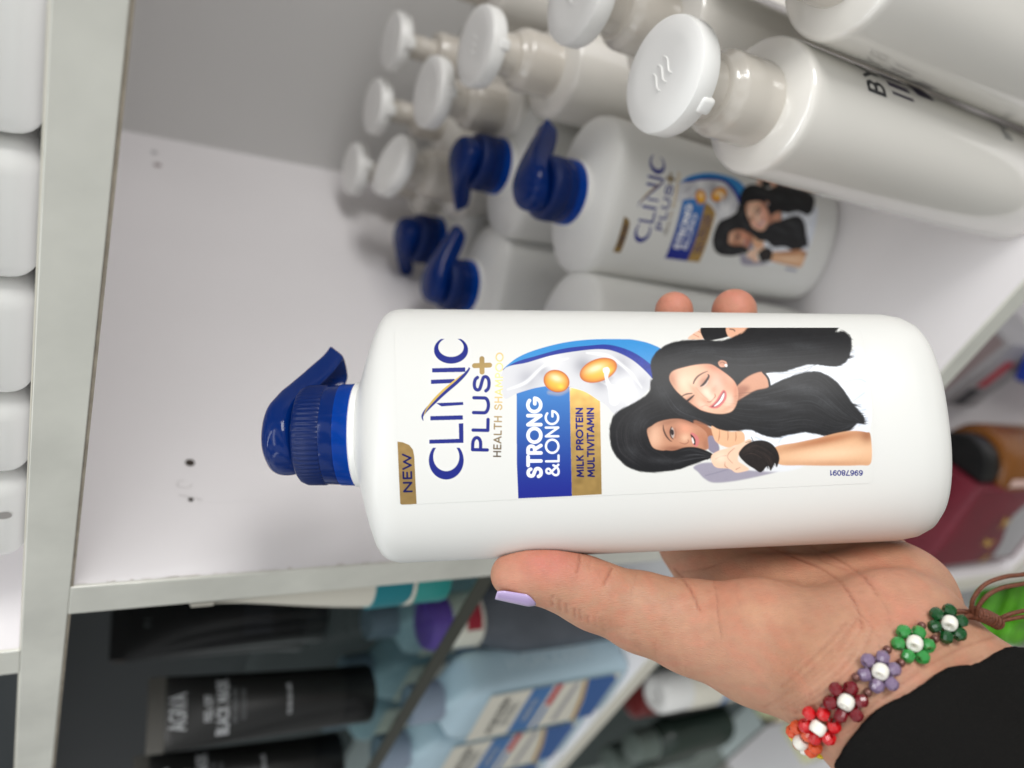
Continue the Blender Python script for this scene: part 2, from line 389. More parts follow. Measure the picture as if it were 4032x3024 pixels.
FONT = {
 'S': (.58, [[(.52, .80), (.44, .94), (.28, 1), (.12, .95), (.05, .80), (.08, .64), (.22, .55), (.38, .48), (.53, .38), (.55, .2), (.46, .05), (.28, 0), (.11, .05), (.02, .2)]]),
 'T': (.6, [[(0, 1), (.6, 1)], [(.3, 1), (.3, 0)]]),
 'R': (.58, [[(.05, 0), (.05, 1), (.3, 1)] + arc(.3, .74, .22, .26, 90, -90, 10) + [(.05, .48)], [(.3, .48), (.56, 0)]]),
 'O': (.96, [arc(.48, .5, .47, .5, 0, 360, 32)]),
 'N': (.72, [[(.05, 0), (.05, 1), (.67, 0), (.67, 1)]]),
 'G': (.88, [arc(.48, .5, .46, .5, 48, 355, 26) + [(.94, .46), (.56, .46)]]),
 'L': (.46, [[(.05, 1), (.05, 0), (.46, 0)]]),
 'M': (.86, [[(.04, 0), (.12, 1), (.43, .25), (.74, 1), (.82, 0)]]),
 'I': (.1, [[(.05, 0), (.05, 1)]]),
 'K': (.58, [[(.05, 0), (.05, 1)], [(.55, 1), (.05, .42)], [(.22, .6), (.58, 0)]]),
 'P': (.54, [[(.05, 0), (.05, 1), (.27, 1)] + arc(.27, .73, .24, .27, 90, -90, 10) + [(.05, .46)]]),
 'E': (.5, [[(.5, 1), (.05, 1), (.05, 0), (.5, 0)], [(.05, .52), (.46, .52)]]),
 'U': (.66, [[(.05, 1), (.05, .3)] + arc(.33, .28, .28, .28, 180, 360, 12) + [(.61, 1)]]),
 'V': (.7, [[(0, 1), (.35, 0), (.7, 1)]]),
 'A': (.72, [[(0, 0), (.36, 1), (.72, 0)], [(.12, .3), (.6, .3)]]),
 'H': (.66, [[(.05, 0), (.05, 1)], [(.61, 0), (.61, 1)], [(.05, .52), (.61, .52)]]),
 'W': (1.05, [[(0, 1), (.26, 0), (.52, .9), (.78, 0), (1.04, 1)]]),
 'B': (.54, [[(.05, 0), (.05, 1), (.26, 1)] + arc(.27, .76, .2, .24, 90, -90, 8) + [(.05, .52)], [(.26, .52)] + arc(.27, .26, .24, .26, 90, -90, 8) + [(.05, 0)]]),
 'C': (.8, [arc(.46, .5, .45, .5, 45, 315, 22)]),
 'D': (.74, [[(.05, 0), (.05, 1), (.25, 1)] + arc(.25, .5, .45, .5, 90, -90, 16) + [(.05, 0)]]),
 'F': (.5, [[(.5, 1), (.05, 1), (.05, 0)], [(.05, .52), (.44, .52)]]),
 'Y': (.66, [[(0, 1), (.33, .45), (.66, 1)], [(.33, .45), (.33, 0)]]),
 '-': (.36, [[(.04, .42), (.32, .42)]]),
 '&': (.82, [[(.80, .02), (.26, .62), (.18, .8), (.26, .96), (.42, .98), (.52, .86), (.46, .7), (.2, .5), (.06, .3), (.1, .08), (.3, 0), (.52, .06), (.68, .24), (.76, .42)]]),
 '0': (.56, [arc(.28, .5, .25, .5, 0, 360, 20)]), '1': (.4, [[(.06, .8), (.24, 1), (.24, 0)]]),
 '6': (.56, [[(.48, .9), (.34, 1), (.16, .9), (.05, .6), (.04, .3)] + arc(.28, .3, .24, .3, 180, 540, 18)]),
 '9': (.56, [[(.08, .1), (.22, 0), (.4, .1), (.51, .4), (.52, .7)] + arc(.28, .7, .24, .3, 0, 360, 18)]),
 '7': (.56, [[(.02, 1), (.54, 1), (.2, 0)]]), '8': (.56, [arc(.28, .75, .2, .25, -90, 270, 16), arc(.28, .26, .25, .27, 90, 450, 18)]),
 ' ': (.34, [])}
def text(T, s, p0, p1, h, wd, col, gap=.2, hdir=None, fo=None, colf=None, alpha=1):
    """s from p0 (baseline start) to p1 (baseline end), cap height h along hdir (all in T's units)"""
    p0 = np.array(p0, float); p1 = np.array(p1, float)
    tot = sum(FONT[c][0] for c in s) + gap * (len(s) - 1)
    d = (p1 - p0) / tot; hd = np.array(hdir, float) * h; x = 0
    for c in s:
        wdt, st = FONT[c]
        for pl in st:
            pts = [p0 + d * (x + q[0]) + hd * q[1] for q in pl]
            cc = colf((x + .3) / tot) if colf else col
            P = T(pts)
            if c in 'S&': P = cat(P, 4)
            put(strokemask(P, wd, .6), cc, alpha, fo)
        x += wdt + gap

# milk swirl and blue arcs
o1 = [(1425, 488), (1500, 428), (1600, 385), (1750, 346), (1900, 328), (2074, 326), (2140, 330), (2230, 352), (2300, 395), (2290, 480), (2240, 510), (2000, 540), (1700, 560), (1430, 495)]
poly(Z1, o1, (52, 140, 205))
o2 = [(1425, 490), (1500, 448), (1600, 418), (1750, 378), (1900, 360), (2000, 356), (2100, 382), (2180, 425), (2240, 480), (2236, 540), (2000, 560), (1700, 560), (1430, 497)]
poly(Z1, o2, (34, 52, 148))
o3 = [(1425, 494), (1560, 452), (1700, 412), (1850, 388), (1960, 380), (2040, 395), (2130, 440), (2210, 510), (2240, 560), (2200, 620), (2120, 690), (2040, 735), (1990, 690), (1950, 662), (1870, 612), (1790, 588), (1700, 580), (1600, 596), (1500, 622), (1430, 645)]
mk = poly(Z1, o3, (212, 212, 215))
for c, r, a, al in (((1560, 540), 60, (178, 178, 186), .9), ((1860, 470), 55, (160, 160, 168), .95), ((1790, 660), 40, (196, 196, 200), .5), ((2060, 470), 60, (170, 170, 178), .9),
                    ((1960, 560), 50, (168, 168, 176), .9), ((2100, 600), 60, (242, 242, 243), .9), ((1680, 440), 55, (240, 240, 241), .8), ((1640, 500), 40, (172, 172, 180), .8), ((2180, 560), 45, (190, 190, 196), .9)):
    cc = Z1(c); m2 = np.exp(-((GX - cc[0]) ** 2 + (GY - cc[1]) ** 2) / (2 * (r * .5) ** 2)) * al
    m3 = np.zeros((CH_, CW_)); m3[mk[2]:mk[3], mk[0]:mk[1]] = mk[4]
    put((0, CW_, 0, CH_, m2 * m3), a)
for pts in ([(1450, 600), (1550, 560), (1650, 470), (1780, 430)], [(1960, 560), (2050, 600), (2110, 680)], [(1880, 400), (2000, 420), (2110, 500), (2180, 590)]):
    stroke(Z1, pts, [4, 14, 10, 3][:len(pts)], (250, 250, 250), .6, 4)
# blue box, gold box
bm_ = polymask(np.vstack([Z1([(1508, 1193), (1500, 1000), (1499, 622)]), cat(Z1([(1499, 622), (1600, 592), (1700, 579), (1787, 586)]), 6), Z1([(1800, 1180)])]))
tt = np.clip((GY - (1100 + 590 * .7233)) / (600 * .7233), 0, 1)[..., None]
put(bm_, lin((56, 126, 196)) * (1 - tt) ** 1.6 + lin((24, 36, 140)) * (1 - (1 - tt) ** 1.6))
rs = np.random.RandomState(5)
gm_ = polymask(np.vstack([Z1([(1800, 1179), (1787, 588)]), cat(Z1([(1787, 588), (1870, 612), (1953, 665)]), 6), Z1([(1962, 1170)])]))
fo_n = blur1(rs.rand(CH_ // 4, CW_ // 4), 2); fo_n = np.kron(fo_n, np.ones((4, 4)))[:CH_, :CW_]
fo_n = (fo_n - fo_n.mean()) / fo_n.std()
gold = lin((186, 152, 92))[None, None] * (1 + .06 * fo_n[..., None])
put(gm_, gold, 1, 1)
put(polymask(Z1([(850, 883), (880, 887), (915, 902), (935, 928), (942, 965), (955, 1223), (866, 1228)])), lin((160, 132, 84))[None, None] * (1 + .05 * fo_n[..., None]), 1, 1)
# capsules
for c, rx, ry, rot in (((1716, 554), 72, 60, 20), ((1944, 495), 106, 62, -20)):
    cc = Z1(c); rx *= .7233; ry *= .7233; th = math.radians(rot)
    stroke(Z1, [(c[0] - 40, c[1] + 62), (c[0] + 20, c[1] + 68), (c[0] + 70, c[1] + 40)], 14, (170, 168, 172), .6, 6)
    u = ((GX - cc[0]) * math.cos(th) + (GY - cc[1]) * math.sin(th)) / rx; v = (-(GX - cc[0]) * math.sin(th) + (GY - cc[1]) * math.cos(th)) / ry
    r = np.sqrt(u * u + v * v); mk_ = np.clip((1 - r) * min(rx, ry) + .5, 0, 1)
    k1 = np.clip(r, 0, 1)[..., None]
    col = lin((250, 186, 62)) * (1 - k1 ** 3) + lin((186, 78, 14)) * k1 ** 3
    h = np.exp(-(((u + .1) / .45) ** 2 + ((v + .25) / .3) ** 2))[..., None]; col = col * (1 - h * .8) + lin((255, 236, 200)) * h * .8
    h = np.exp(-(((u - .45) / .25) ** 2 + ((v - .35) / .22) ** 2))[..., None]; col = col * (1 - h * .8) + lin((255, 214, 70)) * h * .8
    put((0, CW_, 0, CH_, mk_), col)
stroke(Z1, [(1990, 500), (1988, 540), (2010, 600), (2030, 660)], [22, 12, 20, 40], (232, 232, 234), 1, 2)
poly(Z1, [(1970, 485), (1995, 478), (2005, 495), (1992, 512), (1972, 508)], (240, 240, 242))
# CLINIC
NV = (20, 34, 128)
def letter_c(cx, cy, rx, ry, dx, rx2, ry2, ycut):
    t = np.linspace(0, 2 * PI, 90); P = np.stack([cx + rx * np.cos(t), cy + ry * np.sin(t)], 1); Q = np.stack([cx + rx2 * np.cos(t), cy + dx + ry2 * np.sin(t)], 1)
    a = polymask(Z1(P)); b = polymask(Z1(Q)); m = np.zeros((CH_, CW_)); m[a[2]:a[3], a[0]:a[1]] = a[4]
    q = np.zeros((CH_, CW_)); q[b[2]:b[3], b[0]:b[1]] = b[4]; m = m * (1 - q)
    yc = 1100 + ycut * .7233; m *= np.clip(GY - yc, 0, 1); return 0, CW_, 0, CH_, m
def pale_halo(mk):       # faint paler halo painted round the letters
    a, b, c, d, m = mk; f = np.zeros((CH_, CW_)); f[c:d, a:b] = m; f = np.clip(blur1(f, 7) * 3, 0, 1); e_ = np.clip(f * (1 - f) * 4, 0, 1)
    put((0, CW_, 0, CH_, e_), (228, 228, 226), .45)
shapes = [letter_c(1116, 985, 95, 105, -19, 71, 78, 916), letter_c(1142, 385, 93, 74, -15, 69, 52, 324)]
shapes.append(polymask(Z1([(1024, 895), (1024, 873), (1186, 868), (1184, 785), (1209, 783), (1210, 890)])))
shapes.append(polymask(Z1([(1029, 768), (1029, 745), (1206, 740), (1207, 764)])))
shapes.append(polymask(Z1([(1090, 692), (1060, 674), (1208, 668), (1209, 684)])))
shapes.append(polymask(Z1([(1033, 570), (1033, 547), (1160, 542), (1174, 564)])))
shapes.append(polymask(Z1([(1039, 507), (1039, 484), (1219, 479), (1220, 504)])))
for s_ in shapes[:1] + shapes[1:]: pale_halo(s_)
for s_ in shapes: put(s_, NV)
stroke(Z1, [(990, 768), (986, 745), (1005, 715), (1050, 668), (1110, 612), (1170, 562), (1215, 520), (1240, 488), (1238, 482)], [3, 8, 13, 16, 17, 16, 12, 7, 3], NV)
stroke(Z1, [(995, 738), (1012, 702), (1055, 650), (1110, 596), (1165, 550), (1205, 515)], [2, 6, 9, 9, 6, 2], (196, 166, 84), fo=1)
text(Z1, 'PLUS', (1339, 936), (1350, 527), 80, 13.5, NV, .2, (-1, -.02))
for a_, b_ in (((1310, 432), (1311, 505)), ((1270, 470), (1352, 467))): stroke(Z1, [a_, b_], 20, (150, 128, 84), fo=1)
text(Z1, 'HEALTH SHAMPOO', (1411, 966), (1425, 402), 37, 5.6, None, .24, (-1, -.02), fo=1,
     colf=lambda u: tuple(np.array((104, 92, 76)) * (1 - min(1, u * 1.6)) + np.array((214, 184, 122)) * min(1, u * 1.6)))
text(Z1, 'STRONG', (1632, 1074), (1630, 652), 70, 13.6, (246, 247, 250), .2, (-1, .01))
text(Z1, '&LONG', (1728, 1070), (1725, 722), 68, 8.6, (240, 243, 250), .18, (-1, .01))
text(Z1, 'MILK PROTEIN', (1862, 1074), (1856, 702), 33, 6.8, (34, 40, 112), .22, (-1, .01))
text(Z1, 'MULTIVITAMIN', (1921, 1074), (1916, 702), 33, 6.8, (34, 40, 112), .2, (-1, .01))
text(Z1, 'NEW', (929, 1158), (922, 952), 43, 7.5, (26, 34, 96), .22, (-1, .02))
#@@PEOPLE
# the printed photograph: two dark haired women
SK1, SK2 = (236, 188, 160), (206, 150, 118)
HR = (22, 22, 25)
poly(Z3, [(1250, 480), (1560, 430), (1840, 340), (1925, 340), (1965, 500), (1975, 900), (1700, 960), (1300, 1030), (1060, 1010), (1060, 900), (1200, 700)], (232, 236, 243))
poly(Z3, [(1860, 340), (1930, 335), (1968, 600), (1975, 925), (1880, 925), (1900, 600)], (222, 227, 236), 4, .8)
for pts in ([(1860, 700), (1940, 640)], [(1800, 560), (1900, 540), (1950, 560)], [(1870, 780), (1950, 760)], [(1320, 1000), (1350, 960), (1420, 940)], [(1150, 960), (1200, 985)], [(1900, 880), (1960, 830)]):
    stroke(Z3, pts, 5, (190, 200, 218), .7, 2)
poly(Z3, [(700, 1180), (760, 1150), (860, 1150), (1010, 1200), (1320, 1200), (1200, 1240), (1000, 1280), (850, 1292), (780, 1262), (735, 1215)], (158, 153, 168), 2)
poly(Z3, [(1100, 1190), (1330, 1150), (1500, 1165), (1400, 1205), (1250, 1212)], (226, 228, 232), 3)
stroke(Z3, [(790, 1240), (900, 1210), (960, 1190)], 4, (128, 124, 142), .6, 2)
# hands on top edge
poly(Z3, [(660, 248), (700, 210), (735, 190), (765, 172), (900, 172), (800, 225), (760, 250)], SK1)
stroke(Z3, [(700, 215), (740, 235)], 3, (180, 110, 90), .8); stroke(Z3, [(735, 195), (780, 215)], 3, (180, 110, 90), .8)
poly(Z3, [(765, 160), (965, 160), (965, 225), (820, 260), (770, 240)], HR)
# mother's hair
poly(Z3, [(955, 150), (1170, 150), (1100, 190), (1010, 238), (950, 226)], (226, 172, 142))
stroke(Z3, [(965, 178), (990, 182), (1000, 192)], 5, (70, 40, 36), .8)
hairs = [[(398, 480), (393, 420), (418, 365), (465, 318), (560, 272), (680, 258), (780, 256), (900, 262), (980, 240), (1060, 205), (1150, 150), (1500, 150), (1745, 150), (1730, 200), (1790, 195), (1838, 240), (1845, 300), (1835, 350), (1822, 385), (1800, 420), (1740, 448), (1640, 440), (1550, 430), (1450, 455), (1350, 488), (1240, 492), (1150, 520), (1080, 580), (1020, 640), (1010, 700), (900, 880), (700, 850), (560, 820), (480, 700), (420, 600)],
         [(1000, 700), (1060, 670), (1140, 620), (1250, 590), (1350, 545), (1480, 497), (1600, 487), (1700, 530), (1780, 605), (1840, 700), (1885, 755), (1930, 810), (1938, 860), (1890, 862), (1850, 900), (1780, 932), (1690, 952), (1600, 940), (1500, 925), (1400, 942), (1300, 962), (1200, 945), (1110, 905), (1020, 915), (900, 912), (820, 872), (740, 820), (850, 780)],
         [(410, 540), (380, 635), (300, 698), (200, 750), (130, 800), (100, 870), (95, 940), (100, 1000), (130, 1080), (190, 1150), (280, 1200), (400, 1216), (520, 1206), (600, 1190), (720, 1150), (800, 1120), (835, 1085), (700, 1040), (600, 1000), (500, 900), (760, 870), (800, 800), (600, 640)]]
for h in hairs: poly(Z3, h, HR, .8)
rf = np.random.RandomState(77)      # loose hairs along every outline
for h in hairs:
    H_ = cat(h, 6, True); ce = H_.mean(0)
    for q in range(int(len(H_) * 1.6)):
        i = rf.randint(len(H_)); p = H_[i]; tg = H_[(i + 3) % len(H_)] - p; L0 = np.hypot(*tg) + 1e-6; tg = tg / L0 * (1 if tg[0] > 0 else -1)
        nn = np.array((-tg[1], tg[0])); nn = nn * (1 if nn @ (p - ce) > 0 else -1); L1 = rf.uniform(16, 52); o_ = rf.uniform(1, 7)
        stroke(Z3, [p - tg * L1 * .5 - nn * 2, p + nn * o_ * .6, p + tg * L1 * .5 + nn * o_], [2.2, 1.8, .4], HR, rf.uniform(.3, .8), .8)
for i in range(60):   # feathered ends
    a0 = rf.uniform(0, 1); p = np.array((1780 + 50 * a0, 200 + 190 * a0)) if i < 26 else np.array((1860 + 70 * a0, 720 + 150 * a0)) if i < 48 else np.array((1170 + 140 * a0, 1190 - 40 * a0))
    d = np.array((rf.uniform(22, 60), rf.uniform(-12, 22))) if i < 48 else np.array((rf.uniform(-6, 18), rf.uniform(14, 34)))
    stroke(Z3, [p - d * .4, p + d * .4 + (0, rf.uniform(-5, 5)), p + d], [5, 3, .5], HR, .8, .7)
# neck, collar
poly(Z3, [(985, 640), (1050, 560), (1120, 510), (1205, 488), (1245, 540), (1242, 598), (1150, 622), (1060, 672), (1000, 700)], (208, 152, 124), 1.5)
poly(Z3, [(985, 640), (1030, 590), (1110, 600), (1060, 660), (1000, 700)], (150, 92, 72), 6, .7)
stroke(Z3, [(1205, 488), (1243, 535), (1256, 598)], 9, (30, 30, 34))
# mother's face
MF = [(533, 505), (560, 478), (620, 458), (720, 436), (820, 432), (880, 462), (960, 520), (1005, 570), (1025, 640), (1015, 712), (985, 768), (930, 790), (860, 790), (780, 772), (700, 738), (640, 690), (585, 635), (545, 580), (528, 540)]
mf = poly(Z3, MF, (236, 186, 156), 1.2)
def shade(mk, T, c, r, col, al):
    if isinstance(r, (int, float)): r = (r, r, 0)
    cc = T(c); sc = abs(T((1, 0))[0] - T((0, 0))[0]); th = math.radians(r[2])
    u = ((GX - cc[0]) * math.cos(th) + (GY - cc[1]) * math.sin(th)) / (r[0] * sc); v = (-(GX - cc[0]) * math.sin(th) + (GY - cc[1]) * math.cos(th)) / (r[1] * sc)
    g = np.exp(-(u * u + v * v) / 2); m = np.zeros((CH_, CW_)); m[mk[2]:mk[3], mk[0]:mk[1]] = mk[4]
    put((0, CW_, 0, CH_, g * m), col, al)
shade(mf, Z3, (560, 520), (60, 40, 0), (196, 132, 104), .7); shade(mf, Z3, (860, 455), (90, 30, 20), (196, 126, 100), .8); shade(mf, Z3, (985, 600), (30, 80, 0), (214, 140, 112), .5)
shade(mf, Z3, (880, 560), 50, (240, 160, 140), .7); shade(mf, Z3, (740, 740), 45, (238, 164, 140), .6)
shade(mf, Z3, (640, 560), (60, 50, 40), (250, 214, 186), .8); shade(mf, Z3, (800, 640), (60, 22, 50), (252, 222, 200), .9); shade(mf, Z3, (960, 700), (26, 40, 0), (250, 212, 188), .8)
shade(mf, Z3, (870, 580), (36, 40, 0), (248, 206, 184), .6); shade(mf, Z3, (770, 735), (34, 20, 30), (250, 210, 186), .7)
shade(mf, Z3, (545, 560), (26, 70, -20), (176, 114, 88), .6); shade(mf, Z3, (690, 745), (90, 22, 28), (200, 132, 106), .5); shade(mf, Z3, (1010, 640), (16, 80, 0), (196, 124, 98), .6); shade(mf, Z3, (930, 560), (24, 50, -30), (206, 138, 112), .5)
shade(mf, Z3, (700, 612), (40, 14, 50), (214, 152, 124), .5); shade(mf, Z3, (850, 615), (16, 26, 30), (206, 140, 118), .45); shade(mf, Z3, (790, 700), (30, 12, 40), (206, 140, 116), .5); shade(mf, Z3, (960, 745), (40, 12, -30), (206, 142, 116), .5)
shade(mf, Z3, (775, 560), (45, 26, -50), (176, 118, 98), .7); shade(mf, Z3, (668, 690), (36, 20, -35), (180, 120, 100), .7)
stroke(Z3, [(700, 572), (712, 545), (735, 518), (770, 496), (805, 482)], [5, 7, 7, 5, 2], (74, 48, 42), .9, 1)
stroke(Z3, [(605, 676), (625, 660), (655, 648), (690, 644)], [2, 5, 6, 4], (74, 48, 42), .9, 1)
stroke(Z3, [(752, 592), (770, 580), (792, 556), (812, 520), (806, 505)], [4, 9, 11, 8, 3], (34, 24, 26), .95, .8)
stroke(Z3, [(768, 598), (790, 580), (808, 552)], [2, 4, 3], (240, 226, 220), .6, 1)
stroke(Z3, [(645, 702), (664, 692), (688, 672), (706, 656)], [4, 9, 8, 3], (34, 24, 26), .95, .8)
stroke(Z3, [(718, 600), (760, 650), (805, 690)], [2, 4, 4], (214, 150, 126), .7, 2)
stroke(Z3, [(802, 704), (822, 706), (840, 690), (858, 668), (856, 648)], [3, 4, 2, 4, 3], (160, 88, 76), .85, 1.2)
poly(Z3, [(815, 742), (838, 722), (866, 692), (888, 656), (918, 618), (940, 640), (938, 682), (912, 722), (882, 748), (848, 754)], (212, 116, 116))
poly(Z3, [(828, 742), (856, 722), (884, 690), (904, 655), (922, 628), (927, 655), (914, 694), (890, 722), (860, 740)], (130, 60, 60))
poly(Z3, [(848, 738), (870, 716), (892, 690), (908, 660), (922, 640), (924, 660), (912, 692), (890, 718), (866, 734)], (250, 246, 242), .4)
stroke(Z3, [(760, 742), (790, 730), (815, 742)], 3, (196, 124, 104), .6, 2)
poly(Z3, [(880, 420), (905, 402), (940, 415), (945, 440), (925, 452), (895, 450)], (214, 156, 130)); stroke(Z3, [(892, 425), (915, 415), (930, 435)], 3, (140, 84, 70), .8)
poly(Z3, [(926, 436), (940, 430), (948, 442), (938, 452)], (252, 252, 252))
stroke(Z3, [(540, 600), (600, 660), (660, 712), (760, 778)], [5, 10, 12, 6], HR, .9, 1.5)
# daughter's neck and hand
poly(Z3, [(700, 850), (760, 855), (838, 905), (850, 960), (812, 1030), (760, 1000)], (166, 106, 76), 2)
poly(Z3, [(805, 962), (850, 958), (890, 1040), (860, 1080), (806, 1045)], (140, 132, 150), 1)
poly(Z3, [(832, 880), (880, 902), (960, 920), (1060, 925), (1068, 1000), (1000, 1022), (950, 1036), (870, 1000), (840, 940)], (232, 180, 142), .8)
for pts in ([(890, 905), (888, 960), (880, 990)], [(950, 918), (952, 960), (948, 985)], [(1008, 925), (1010, 962), (1006, 990)]): stroke(Z3, pts, [2, 4, 2], (160, 98, 70), .8, 1)
DF = [(365, 912), (400, 880), (450, 850), (540, 830), (620, 832), (690, 858), (745, 885), (795, 930), (806, 990), (806, 1048), (740, 1050), (660, 1035), (560, 1057), (480, 1057), (418, 1042), (388, 1000)]
df = poly(Z3, DF, (198, 142, 112), 1)
shade(df, Z3, (385, 900), (24, 60, 10), (136, 88, 66), .6); shade(df, Z3, (520, 850), (110, 18, -12), (140, 92, 70), .6); shade(df, Z3, (790, 1010), (22, 50, 0), (140, 90, 68), .6)
shade(df, Z3, (420, 960), (40, 70, 0), (232, 186, 156), .8); shade(df, Z3, (640, 900), (40, 34, 0), (232, 160, 130), .8); shade(df, Z3, (640, 965), (26, 22, 0), (240, 196, 164), .7)
shade(df, Z3, (760, 960), (34, 40, 0), (186, 122, 92), .7); shade(df, Z3, (550, 925), (40, 36, 0), (166, 112, 90), .7); shade(df, Z3, (560, 1045), (70, 16, 0), (140, 88, 66), .8); shade(df, Z3, (660, 845), (70, 16, 20), (150, 96, 74), .7)
stroke(Z3, [(482, 872), (484, 905), (502, 950), (532, 986), (545, 990)], [2, 6, 7, 4, 2], (70, 48, 42), .9, 1)
poly(Z3, [(541, 892), (552, 896), (562, 925), (560, 955), (550, 968), (540, 950), (536, 915)], (190, 174, 166)); poly(Z3, [(540, 906), (556, 912), (559, 938), (546, 948), (537, 930)], (44, 32, 32)); stroke(Z3, [(566, 896), (574, 930), (568, 966)], 3, (150, 100, 80), .7, 1.5)
stroke(Z3, [(542, 886), (532, 920), (538, 955), (553, 975)], [3, 6, 5, 3], (36, 28, 30), .95)
stroke(Z3, [(600, 1000), (640, 1010), (664, 996), (662, 980)], [2, 4, 4, 3], (150, 90, 70), .8, 1.2)
poly(Z3, [(678, 935), (700, 930), (735, 960), (742, 1000), (725, 1030), (700, 1020), (690, 985)], (206, 120, 116)); poly(Z3, [(680, 940), (700, 955), (716, 985), (712, 1018), (698, 1005), (688, 970)], (46, 26, 28)); poly(Z3, [(690, 962), (700, 975), (706, 1000), (698, 1008), (690, 985)], (236, 228, 222))
# lock over the daughter's face, fist, ponytail, arm
poly(Z3, [(480, 1062), (560, 1058), (640, 1034), (720, 1034), (800, 1060), (842, 1086), (830, 1112), (720, 1146), (600, 1188), (480, 1150)], HR, .8)
ar = poly(Z3, [(1300, 1030), (1450, 1000), (1600, 968), (1750, 930), (1860, 915), (1950, 925), (1986, 950), (1990, 1145), (1900, 1165), (1700, 1168), (1500, 1165), (1330, 1160), (1290, 1100)], (226, 178, 138), 1)
shade(ar, Z3, (1650, 985), (260, 26, -12), (176, 112, 74), .9); shade(ar, Z3, (1650, 1155), (300, 20, 0), (196, 140, 104), .7); shade(ar, Z3, (1960, 950), (40, 40, 0), (150, 92, 60), .8); shade(ar, Z3, (1700, 1080), (200, 34, -5), (244, 206, 170), .8)
fs = poly(Z3, [(832, 1095), (878, 1062), (950, 1040), (1020, 1018), (1100, 975), (1122, 990), (1100, 1030), (1042, 1062), (1025, 1130), (1070, 1165), (1105, 1195), (1050, 1215), (1005, 1217), (960, 1190), (870, 1182), (836, 1145)], (240, 200, 172), .8)
for pts in ([(860, 1120), (900, 1100), (940, 1095)], [(930, 1140), (930, 1170), (950, 1185)], [(1000, 1040), (960, 1075), (950, 1110), (985, 1150)], [(1040, 1180), (1010, 1195)]): stroke(Z3, pts, [2, 4, 3, 2][:len(pts)], (176, 118, 94), .8, 1.2)
shade(fs, Z3, (900, 1110), (30, 24, 0), (250, 220, 196), .8)
poly(Z3, [(1030, 1090), (1050, 1045), (1090, 1010), (1140, 988), (1210, 985), (1270, 1010), (1310, 1060), (1325, 1120), (1305, 1180), (1290, 1150), (1262, 1205), (1240, 1170), (1190, 1217), (1140, 1190), (1080, 1150)], (34, 28, 27), .6)
stroke(Z3, [(1135, 990), (1120, 960)], 2.5, (34, 28, 27)); stroke(Z3, [(1080, 1000), (1130, 985)], 2, (34, 28, 27))
for c_, r_, al_ in (((800, 330), (170, 26, 2), .5), ((1150, 330), (160, 30, -4), .45), ((1500, 300), (120, 30, 8), .35), ((1500, 610), (170, 42, 10), .6), ((1300, 720), (200, 30, 8), .45), ((1650, 700), (120, 40, 35), .4),
                    ((300, 860), (60, 90, 30), .35), ((250, 1060), (60, 40, 40), .4), ((480, 1130), (120, 22, 4), .4), ((480, 640), (60, 80, -20), .35), ((620, 760), (90, 30, 25), .35)):
    hm_ = np.clip(1 - np.abs(img - lin(HR)).sum(-1) * 40, 0, 1)
    cc = Z3(c_); th = math.radians(r_[2]); u = ((GX - cc[0]) * math.cos(th) + (GY - cc[1]) * math.sin(th)) / (r_[0] * .54); v = (-(GX - cc[0]) * math.sin(th) + (GY - cc[1]) * math.cos(th)) / (r_[1] * .54)
    a2 = np.exp(-(u * u + v * v)) * al_ * hm_; img[:] = img * (1 - a2[..., None]) + lin((66, 67, 70)) * a2[..., None]
# strands of hair: long pale or dark hairs following each lock
def strands(paths, n, spread, cols, alpha, wd=1.3, seed=1):
    r_ = np.random.RandomState(seed)
    for i in range(n):
        a_, b_ = paths[r_.randint(len(paths))]; t_ = r_.rand(); A = cat(a_, 6); B = cat(b_, 6); k = min(len(A), len(B))
        A, B = A[np.linspace(0, len(A) - 1, k).astype(int)], B[np.linspace(0, len(B) - 1, k).astype(int)]
        s0 = r_.randint(0, max(1, k - 6)); s1 = min(k, s0 + r_.randint(5, 14)); P = (A * (1 - t_) + B * t_)[s0:s1] + r_.normal(0, spread, 2)
        if len(P) < 3: continue
        W = np.interp(np.linspace(0, 1, len(P)), [0, .5, 1], [.3, wd, .3])
        put(strokemask(Z3(P), W, .6), cols[r_.randint(len(cols))], alpha * r_.uniform(.3, 1))
up1 = ([(470, 330), (700, 275), (1000, 275), (1300, 240), (1740, 200)], [(520, 470), (800, 420), (1050, 470), (1300, 460), (1700, 430)])
lo1 = ([(1010, 640), (1250, 600), (1450, 520), (1620, 500), (1820, 720), (1920, 850)], [(800, 800), (1000, 880), (1250, 930), (1500, 900), (1700, 930), (1880, 860)])
da1 = ([(390, 640), (240, 740), (130, 880), (150, 1060), (280, 1180)], [(560, 800), (400, 840), (360, 920), (400, 1040), (600, 1150)])
strands([up1], 220, 5, [(70, 72, 76), (52, 54, 58), (8, 8, 10), (8, 8, 10)], .45, 1.5, 1)
strands([lo1], 260, 5, [(78, 80, 84), (58, 60, 64), (8, 8, 10), (8, 8, 10)], .45, 1.5, 2)
strands([da1], 150, 4, [(66, 64, 68), (50, 48, 50), (8, 8, 10)], .45, 1.5, 3)
strands([([(500, 620), (600, 760), (760, 830), (900, 890)], [(420, 560), (520, 780), (700, 850), (820, 870)])], 40, 4, [(84, 84, 90), (12, 12, 14)], .5, 1.4, 4)
strands([([(1040, 1080), (1150, 1000), (1300, 1080), (1320, 1150)], [(1050, 1100), (1120, 1080), (1200, 1120), (1240, 1190)])], 30, 2, [(92, 74, 66), (14, 12, 12)], .6, 1.3, 5)
strands([([(600, 1060), (700, 1045), (820, 1085)], [(560, 1160), (700, 1130), (820, 1105)])], 20, 2, [(90, 90, 94)], .5, 1.3, 6)
